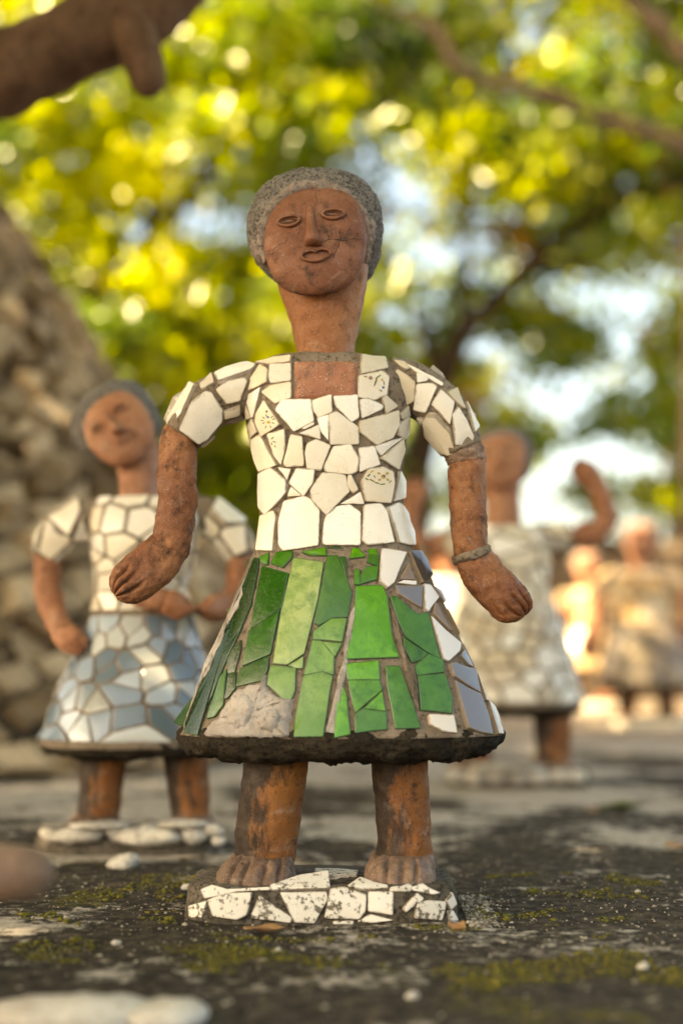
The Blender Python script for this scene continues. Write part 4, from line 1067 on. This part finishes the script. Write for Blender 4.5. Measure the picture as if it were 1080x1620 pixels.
def small_statue(label, cx, Y, pal, bodypal):
    """a figure of the same family far back, both arms half raised"""
    gy_ = 810 + F * math.tan(PITCH + math.atan(CAM_H / Y)); s = F / Y * 0.80 / 1170.0     # picture row of its foot, scale against the front figure
    def X(x): return cx + (x - 515) * s
    def Yp(y): return gy_ + (y - 1452) * s
    rows = lambda L, kk=1.0: [(Yp(a), X(b), X(c), d * kk) for a, b, c, d in L]
    lm = lambda L: [(X(a), Yp(b), r * s) for a, b, r in L]
    st = build_statue(label, GRP, Y, head=(X(498), Yp(372), s, 0.0),
        neck=[(Yp(a), X(b), X(c), d, e) for a, b, c, d, e in ((424,440,584,.046,.012),(480,449,574,.042,.008),(552,470,561,.034,.002),(580,474,562,.034,0))], chest=None,
        torso=rows([(563,464,567,.026),(576,412,622,.04),(606,390,646,.048),(680,396,644,.052),(805,411,639,.049),(868,401,657,.056)]), torso_p=2.5,
        sleeves=[lm([(420,612,40),(350,628,40),(302,672,38),(290,690,32)]), lm([(612,604,40),(682,634,41),(722,688,36),(732,712,32)])],
        arms=[lm([(293,672,26),(270,735,31),(262,775,31),(270,812,30)]), lm([(724,690,26),(750,750,30),(756,790,30),(745,830,30)])],
        hands=[(lm([(268,800,26),(290,840,36),(310,860,36),(326,874,18)]), (-.4, 0, .4)), (lm([(746,820,26),(726,856,36),(706,876,34),(694,890,16)]), (-.4, 0, .4))],
        skirt=rows([(862,402,655,.056),(945,371,697,.070),(1050,329,745,.088),(1172,284,797,.106)]), skirt_p=2.25, hem=rows([(1166,288,793,.103),(1190,297,782,.100),(1206,400,680,.06)]),
        legs=[lm([(440,1170,50),(428,1270,49),(416,1398,47)]), lm([(626,1170,46),(637,1270,43),(641,1398,44)])],
        feet=[([(Yp(a), X(b), X(c), d, e) for a, b, c, d, e in ((1350,364,464,.034,.004),(1380,345,467,.05,-.004),(1404,342,467,.05,-.004))], (-.4, 0, .4), TERRA), ([(Yp(a), X(b), X(c), d, e) for a, b, c, d, e in ((1350,586,684,.034,.004),(1380,578,688,.047,-.004),(1404,577,689,.047,-.004))], (-.4, 0, .4), TERRA)],
        base=dict(cx=X(515), y=Y, hx=.15, hy=.08, h=.036, footY=Y - .01, p=4.0), tiles=None, detail=1)
    tile_all(st, bodypal, pal, 0.06, 0.06, 2.0, 1.2, 0.07)
    return st
small_statue('small sunlit cream mosaic statue far back under the raised hand of the cream skirted one', 930, 7.3, AMBER, AMBER)
small_statue('terracotta armed mosaic statue half hidden behind the waist of the green skirted one', 706, 6.2, SHADES, CREAM)

# ------------------------------------------------------------------ trees
def leaves(name, parent, C, N_, size, cols, mat=LEAF, droop=0.3):
    """C: (n,3) leaf centres, one folded leaf each"""
    n = len(C); C = np.asarray(C, float)
    d = rng.normal(size=(n, 3)); d[:, 2] -= droop; d /= np.linalg.norm(d, axis=1)[:, None]
    t = rng.normal(size=(n, 3)); t[:, 2] *= 0.6
    sd = np.cross(d, t); sd /= np.linalg.norm(sd, axis=1)[:, None]; nn = np.cross(sd, d)
    L = size * rng.uniform(0.7, 1.25, n)[:, None]; Wd = L * rng.uniform(0.24, 0.34, n)[:, None]
    v = np.stack([C - d * L * .5, C + d * L * .02 + sd * Wd + nn * Wd * .35, C + d * L * .5 - nn * L * .06, C + d * L * .02 - sd * Wd + nn * Wd * .35], 1).reshape(-1, 3)
    idx = np.arange(n)[:, None] * 4
    f = np.concatenate([idx + np.array([[0, 1, 2]]), idx + np.array([[0, 2, 3]])], 1).reshape(-1, 3)
    me = bpy.data.meshes.new(name); me.vertices.add(len(v)); me.vertices.foreach_set('co', v.ravel())
    me.loops.add(f.size); me.loops.foreach_set('vertex_index', f.ravel().astype(np.int32))
    me.polygons.add(len(f)); me.polygons.foreach_set('loop_start', np.arange(0, f.size, 3, dtype=np.int32))
    me.update(calc_edges=True)
    a = me.attributes.new('Col', 'FLOAT_COLOR', 'POINT')
    cc = np.ones((n, 4)); cc[:, :3] = cols; a.data.foreach_set('color', np.repeat(cc, 4, 0).ravel())
    me.materials.append(mat); me.validate()
    o = bpy.data.objects.new(name, me); COL.objects.link(o)
    if parent is not None:
        o.parent = parent; me.transform(Matrix.Translation(-parent.location))
    return o
def branch(name, parent, pts, Y, mat=BARK, dY=0.0):
    return part_tube(name, limb_tube([(*p, dY * i) if len(p) == 3 else p for i, p in enumerate(pts)], Y, 2.0, 1.0), mat, parent, 14, 8 * len(pts), rough(3, 0.02))[0]
def gaps(px, py, G):
    s = 0.0
    for x, y, rx, ry, w_ in G: s = max(s, w_ * math.exp(-((px - x) / rx) ** 2 - ((py - y) / ry) ** 2))
    return s
def crown_points(nclump, per, xr, yr, Yr, rad, dens, colour):
    P, Cc = [], []
    k = 0; tries = 0
    while k < nclump and tries < nclump * 60:
        tries += 1
        px, py, Y = random.uniform(*xr), random.uniform(*yr), random.uniform(*Yr)
        if random.random() > dens(px, py): continue
        c = at(px, py, Y)
        if c.z < 0.6: continue
        r = rad * random.uniform(0.6, 1.3); m = int(per * random.uniform(0.6, 1.4))
        g = rng.normal(size=(m, 3)) * np.array([r, r, r * 0.55]) * 0.55
        P.append(np.array(c) + g)
        base = np.array(colour(px, py)) * random.uniform(0.75, 1.25)
        Cc.append(np.clip(base * rng.uniform(0.7, 1.3, (m, 1)) * rng.uniform(0.92, 1.08, (m, 3)), 0.004, 0.6)); k += 1
    return np.concatenate(P), np.concatenate(Cc)
TG = 'leafy trees behind the statues'
SKYGAPS = [(640,300,75,110,1.0),(590,220,45,60,.8),(720,440,70,110,1.0),(650,560,60,90,.7),(830,440,80,70,.8),(870,640,110,80,.72),(700,740,80,90,1.0),(960,720,120,100,.85),(1050,430,60,120,.95),(980,260,60,50,.9),(870,60,90,60,.8),(760,90,60,60,.7),(860,770,150,60,1.0),(1000,600,100,60,.6),(520,240,40,30,.6),(560,520,60,60,.5),(1020,560,60,60,.7),(930,480,70,60,.6)]
def lerp3(a, b, t): return tuple(x + (y - x) * t for x, y in zip(a, b))
YEL, OLV, GRN, DGR, ORG = (0.50, 0.54, 0.004), (0.20, 0.24, 0.005), (0.080, 0.145, 0.004), (0.024, 0.046, 0.003), (0.30, 0.15, 0.025)
# right hand background tree, open crown
t2 = empty('tree', at(640, 1100, 8.3)); t2.location.z = 0; tag(t2, 'forked tree with open olive crown rising behind the right shoulder', 'tree', TG)
tk = branch('trunk', t2, [(640,1125,34),(648,960,30),(655,800,27),(672,690,25),(700,600,22),(732,520,18)], 8.3)
for b in ([(726,535,16),(770,490,14),(840,415,13),(905,360,12),(985,315,10),(1100,275,8)], [(730,525,9),(738,420,7),(742,310,6),(735,220,4)], [(700,600,12),(660,500,9),(610,420,7),(560,330,5)], [(840,415,8),(930,430,6),(1010,470,5)]): branch('limb', t2, b, 8.3, dY=0.0)
P, Cc = crown_points(380, 80, (400, 1250), (-220, 800), (8.4, 10.4), 0.26, lambda x, y: max(0.0, 0.90 - 0.86 * gaps(x, y, SKYGAPS)), lambda x, y: random.choice((OLV, OLV, GRN, lerp3(OLV, YEL, .5), ORG if random.random() < .4 else GRN)))
leaves('crown', t2, P, None, 0.10, Cc)['kind'] = 'stuff'
# right edge tree with the long reaching branch
t4 = empty('tree', at(1150, 1100, 7.1)); t4.location.z = 0; tag(t4, 'dark trunked tree at the right edge with a long branch reaching across', 'tree', TG)
branch('trunk', t4, [(1150,1140,46),(1130,900,40),(1112,700,36),(1118,480,32),(1124,260,28),(1130,60,24)], 7.1)
for b in ([(1124,250,16),(1070,224,14),(1000,205,13),(930,178,12),(860,150,11),(780,132,10),(722,104,10),(692,52,9),(590,4,7)], [(1130,110,24),(1090,85,22),(1040,40,20),(1000,5,17),(960,-40,14)]): branch('limb', t4, b, 7.1, dY=0.0)
P, Cc = crown_points(170, 80, (540, 1300), (-260, 330), (7.2, 8.6), 0.24, lambda x, y: max(0.0, 0.80 - gaps(x, y, SKYGAPS)), lambda x, y: random.choice((OLV, GRN, DGR, lerp3(OLV, YEL, .35))))
leaves('crown', t4, P, None, 0.095, Cc)['kind'] = 'stuff'
# left tree, yellow green and dense
LG = [(150,345,70,22,.75),(245,330,60,22,.75),(70,260,26,22,.8),(275,215,26,20,.7),(35,35,45,50,1.0),(380,205,38,25,.7),(470,60,40,40,.45),(400,440,30,24,.5),(290,640,20,20,.7),(500,235,40,30,.7)]
t1 = empty('tree', at(120, 1100, 8.2)); t1.location.z = 0; tag(t1, 'dense tree with bright yellow green leaves behind the stone mound', 'tree', TG)
branch('trunk', t1, [(120,1140,40),(150,900,36),(180,700,32),(200,520,28),(240,380,22)], 8.2)
for b in ([(200,520,18),(130,420,14),(60,330,11),(-60,260,8)], [(240,380,16),(330,270,12),(400,150,10),(470,40,7)], [(240,380,14),(250,250,11),(230,120,8),(210,20,6)]): branch('limb', t1, b, 8.2, dY=0.05)
def lc(x, y):
    q = gaps(x, y, [(170,290,170,75,1.0),(60,380,90,60,.8),(250,400,80,80,.9),(300,160,150,60,.4),(100,80,120,60,.45)])
    q = min(1, max(0, q * 1.3 + random.uniform(-.25, .2)))
    return lerp3(random.choice((OLV, GRN, lerp3(OLV, GRN, .5))), YEL, q)
P, Cc = crown_points(400, 85, (-320, 600), (-260, 700), (7.2, 9.4), 0.26, lambda x, y: max(0.03, 0.9 - gaps(x, y, LG)) * (1 if x < 480 else max(0, 1 - (x - 480) / 110)) , lc)
leaves('crown', t1, P, None, 0.10, Cc)['kind'] = 'stuff'
# dark green bushy tree low behind, between mound and front statue
t3 = empty('tree', at(330, 1100, 11.0)); t3.location.z = 0; tag(t3, 'dark green dense tree filling the gaps behind the bright yellow green one', 'tree', TG)
branch('trunk', t3, [(330,1110,30),(325,950,26),(320,800,22),(310,650,18),(300,520,12)], 11.0)
P, Cc = crown_points(230, 80, (-350, 620), (-260, 1000), (10.3, 12.5), 0.42, lambda x, y: max(0.0, 0.95 - gaps(x, y, [(290,635,18,18,.8),(395,780,30,26,.8),(440,560,30,60,.4),(480,480,40,60,.5)])) * (1 if x < 450 else max(0, 1 - (x - 450) / 130)), lambda x, y: random.choice((GRN, DGR, DGR, lerp3(GRN, OLV, .5), lerp3(DGR, GRN, .5))))
P2, C2 = crown_points(110, 80, (130, 450), (470, 900), (9.9, 11.4), 0.36, lambda x, y: 0.9, lambda x, y: random.choice((GRN, lerp3(GRN, YEL, .25), DGR, GRN)))
P, Cc = np.concatenate([P, P2]), np.concatenate([Cc, C2])
leaves('crown', t3, P, None, 0.12, Cc)['kind'] = 'stuff'
# far olive trees along the wall
t5 = empty('tree', at(1068, 1100, 15.0)); t5.location.z = 0; tag(t5, 'pale olive tree farthest back seen through the gaps on the right', 'tree', TG)
branch('trunk', t5, [(1078,1090,20),(1074,900,18),(1060,700,14),(1020,520,10)], 15.0)
P, Cc = crown_points(110, 60, (560, 1250), (-200, 760), (14, 17), 0.5, lambda x, y: max(0.0, 0.8 - 0.85 * gaps(x, y, SKYGAPS)), lambda x, y: random.choice((OLV, lerp3(OLV, GRN, .5), GRN)))
leaves('crown', t5, P, None, 0.16, Cc)['kind'] = 'stuff'
# overhanging tree: its thick branch crosses the top left corner; its crown hangs out of frame and shades the figures
t6 = empty('tree', (-1.55, 2.0, 0)); tag(t6, 'overhanging tree whose thick smooth brown branch crosses the upper corner above the stone mound', 'tree')
YB = 2.35
V3 = [Vector((-1.62, 2.1, -0.05)), Vector((-1.55, 2.15, 0.5)), Vector((-1.35, 2.25, 0.85))]
def world_limb(name, parent, pts, mat, amp=0.01):
    R = []
    for i, (p, r) in enumerate(pts):
        t = (pts[min(i + 1, len(pts) - 1)][0] - pts[max(i - 1, 0)][0]).normalized(); X = t.cross(Vector((0, 1, 0)))
        X = X.normalized() if X.length > .1 else Vector((1, 0, 0)); R.append((p, X * r, X.cross(t).normalized() * r, 2.1))
    return part_tube(name, Tube(R), mat, parent, 28, 10 * len(pts), rough(8, amp))[0]
pb = [(at(-160, 175, YB), .075), (at(-40, 130, YB), .072), (at(60, 95, YB), .070), (at(140, 55, YB), .068), (at(205, 25, YB), .066), (at(260, -20, YB), .060), (at(330, -100, YB), .052), (at(420, -210, YB), .045)]
world_limb('trunk', t6, [(Vector((-1.62, 2.1, -0.05)), .15), (Vector((-1.58, 2.12, 0.4)), .125), (Vector((-1.48, 2.2, 0.85)), .11), (Vector((-1.30, 2.28, 1.15)), .095), (at(-260, 215, YB), .085), (at(-150, 172, YB), .076)], BRANCHM)
br6 = world_limb('branch', t6, pb, BRANCHM, 0.009)
world_limb('branch_stub', t6, [(at(205, 35, YB - .02), .045), (at(218, 70, YB - .035), .038), (at(228, 105, YB - .05), .033), (at(238, 135, YB - .06), .026), (at(242, 146, YB - .062), .012)], BRANCHM, 0.004)
world_limb('limb', t6, [(Vector((-1.50, 2.2, 0.8)), .09), (Vector((-1.9, 2.0, 1.5)), .075), (Vector((-2.5, 1.7, 2.2)), .06), (Vector((-3.1, 1.4, 2.9)), .04)], BRANCHM)
world_limb('limb', t6, [(Vector((-1.9, 2.0, 1.5)), .06), (Vector((-1.5, 1.5, 2.4)), .05), (Vector((-0.6, 0.9, 3.0)), .04), (Vector((1.2, 0.4, 3.2)), .025)], BRANCHM)
PP, CC = [], []
for i in range(860):
    if i < 380: c = np.array([random.uniform(-4.8, -1.5), random.uniform(-2.2, 4.2), random.uniform(2.1, 3.4)])
    else: c = np.array([random.uniform(-2.2, 2.6), random.uniform(-2.2, 3.4), random.uniform(2.55, 3.6)])
    if c[1] > 0 and c[2] / c[1] < 0.62 and c[0] / max(c[1], .1) > -0.40: continue      # out of the picture
    if i >= 700: c = np.array([random.uniform(-3.5, -1.7), random.uniform(-1.3, 1.5), random.uniform(2.1, 3.4)])
    m = 60; PP.append(c + rng.normal(size=(m, 3)) * np.array([.22, .22, .10])); CC.append(np.tile(np.array(OLV) * random.uniform(.7, 1.3), (m, 1)))
leaves('crown', t6, np.concatenate(PP), None, 0.115, np.concatenate(CC))['kind'] = 'stuff'

# ------------------------------------------------------------------ small things on the ground
def ground_at(px, py):
    d = ray(px, py); t = -CAM_H / d.z; p = CAMP + d * t; p.z = gz(p.x, p.y); return p
def flake(name, px, py, rx, ry, rz, mat, label, cat, group=None, seed=0, amp=None):
    p = ground_at(px, py); o = blob(name, Vector((0, 0, 0)), rx, ry, rz, mat, None, amp or rx * 0.25, 0.9 / rx, 18, 12)
    o.location = p + Vector((0, 0, rz * (0.25 if name == 'white_slab' else 0.55))); return tag(o, label, cat, group)
flake('stone', 195, 1368, .020, .016, .011, WHITESTONE, 'small pale stone lying in front of the base of the blue grey skirted statue', 'stone')
flake('white_slab', 110, 1605, .062, .040, .013, WHITESTONE, 'larger blurred white stone slab set in the ground at the lower left corner', 'stone', amp=.008)
flake('white_slab', 262, 1608, .030, .032, .012, WHITESTONE, 'smaller rounded white stone slab beside the corner slab in the blurred foreground', 'stone', amp=.005)
flake('white_slab', 60, 1650, .085, .022, .012, WHITESTONE, 'blurred white stone slab cut off by the bottom edge of the picture', 'stone', amp=.006)
for px, py, r, lb in ((184, 1488, .0048, 'small white pebble on black ground in front of the mossy strip'), (440, 1500, .0030, 'tiny pale pebble before the dry leaf at the base'), (296, 1405, .0065, 'pale pebble on moss beside the left end of the tiled base'), (1016, 1530, .0052, 'round cream pebble alone on the dark ground at lower right'), (652, 1578, .0055, 'blurred cream pebble near the bottom of the picture below the base'), (1008, 1412, .0034, 'tiny white pebble on the dark ground level with the statue base')):
    flake('pebble', px, py, r, r * .8, r * .6, WHITESTONE, lb, 'pebble', 'loose pebbles on the ground')
def dry_leaf(px, py, L, Wd, ang, mat, label, curl=0.35, lift=0.004):
    p = ground_at(px, py); V, Fc = [], []; n, m = 12, 6
    for i in range(n + 1):
        t = i / n; wd = Wd * math.sin(PI * min(1, t * 0.96 + 0.02)) ** 0.8
        for j in range(m + 1):
            s = j / m * 2 - 1
            V.append(Vector(((t - .5) * L, s * wd, lift + curl * wd * s * s + 0.12 * L * (t - .5) ** 2 * 4 * curl + 0.0012 * math.sin(t * 9 + s * 2))))
    for i in range(n):
        for j in range(m):
            a = i * (m + 1) + j; Fc.append((a, a + 1, a + m + 2, a + m + 1))
    for i in range(3):                                   # stalk
        pass
    o = link_mesh('fallen_leaf', V, Fc, mat); o.location = p; o.rotation_euler = (0, 0, ang)
    so_ = o.modifiers.new('thickness', 'SOLIDIFY'); so_.thickness = 0.0004
    return tag(o, label, 'leaf', 'fallen leaves on the ground')
dry_leaf(420, 1474, .042, .009, 0.1, DRYLEAF, 'curled dry brown leaf lying in front of the tiled base', .5)
dry_leaf(722, 1478, .022, .008, 2.2, DRYLEAF, 'small upturned brown leaf at the right corner of the tiled base', .9, .005)
dry_leaf(985, 1283, .085, .020, 0.25, GREENLEAF, 'blurred olive leaf on the ground to the right behind the front statue', .5)
dry_leaf(1072, 1345, .05, .018, 0.9, DRYLEAF, 'pale brown leaf at the right edge of the picture', .4)
dry_leaf(938, 1287, .03, .013, 1.4, DRYLEAF, 'small tan leaf beside the blurred olive leaf', .4)

# terracotta limb reaching in from the left
lb_root = empty('terracotta_limb', (-0.50, 1.06, 0)); tag(lb_root, 'blurred rounded terracotta limb reaching in at the left edge low over the ground', 'statue')
YL = 1.06
world_limb('arm', lb_root, [(Vector((-0.52, YL + .02, -0.01)), .050), (Vector((-0.50, YL + .02, 0.06)), .046), (Vector((-0.44, YL + .01, 0.098)), .036), (at(-200, 1372, YL), .024), (at(-90, 1372, YL), .021)], TERRA, 0.003)
world_limb('hand', lb_root, [(at(-110, 1372, YL), .018), (at(-60, 1374, YL), .021), (at(0, 1378, YL), .0205), (at(40, 1382, YL), .0185), (at(70, 1386, YL), .013), (at(82, 1388, YL), .005)], FOOTM, 0.003)

# grit and moss as loose masses
def scatter(name, n, mat, size, place, label, cat, flat=0.6, tone=True):
    V, Fc, tn = [], [], []
    oc = [Vector(v) for v in ((1,0,0),(-1,0,0),(0,1,0),(0,-1,0),(0,0,1),(0,0,-1))]
    of = [(0,2,4),(2,1,4),(1,3,4),(3,0,4),(2,0,5),(1,2,5),(3,1,5),(0,3,5)]
    for _ in range(n):
        q = place()
        if q is None: continue
        x, y = q; r = size * random.lognormvariate(0, 0.45); b = len(V); z = gz(x, y); t = random.random() ** 1.5
        R = Matrix.Rotation(random.uniform(0, 6.3), 3, 'Z') @ Matrix.Rotation(random.uniform(-.6, .6), 3, 'X')
        for v in oc:
            d = R @ (v * r * random.uniform(.7, 1.25)); V.append(Vector((x + d.x, y + d.y, z + d.z * flat + r * .2))); tn.append(t)
        Fc += [tuple(b + k for k in f) for f in of]
    o = link_mesh(name, V, Fc, mat, None, True, None, None, {'tone': tn})
    return tag(o, label, cat, kind='stuff')
def pl_grit():
    y = random.choice((random.uniform(0.95, 2.6), random.uniform(1.25, 1.75))); return random.uniform(-.30, .32) * y, y
scatter('grit', 3600, PEBBLE, 0.0012, pl_grit, 'fine grit and crumbs scattered over the ground', 'grit')
def pl_moss():
    for _ in range(40):
        y = random.uniform(1.15, 1.75); x = random.uniform(-.30, .32) * y
        if noise.fractal(Vector((x * 7, y * 7, 4)), .6, 2, 3) > 0.22 and not (abs(x + .02) < .15 and 1.44 < y < 1.6): return x, y
    return None
scatter('moss', 3800, MOSS, 0.0020, pl_moss, 'low olive moss growing on the dark ground round the base', 'moss', 0.5)
def pl_ring():
    a = random.uniform(-.12, 1.0); return main['root'].location.x + .147 + abs(random.gauss(0, .016)), 1.45 + .15 * a
scatter('debris', 900, PEBBLE, 0.0016, pl_ring, 'crumbled cement debris against the right end of the tiled base', 'debris')
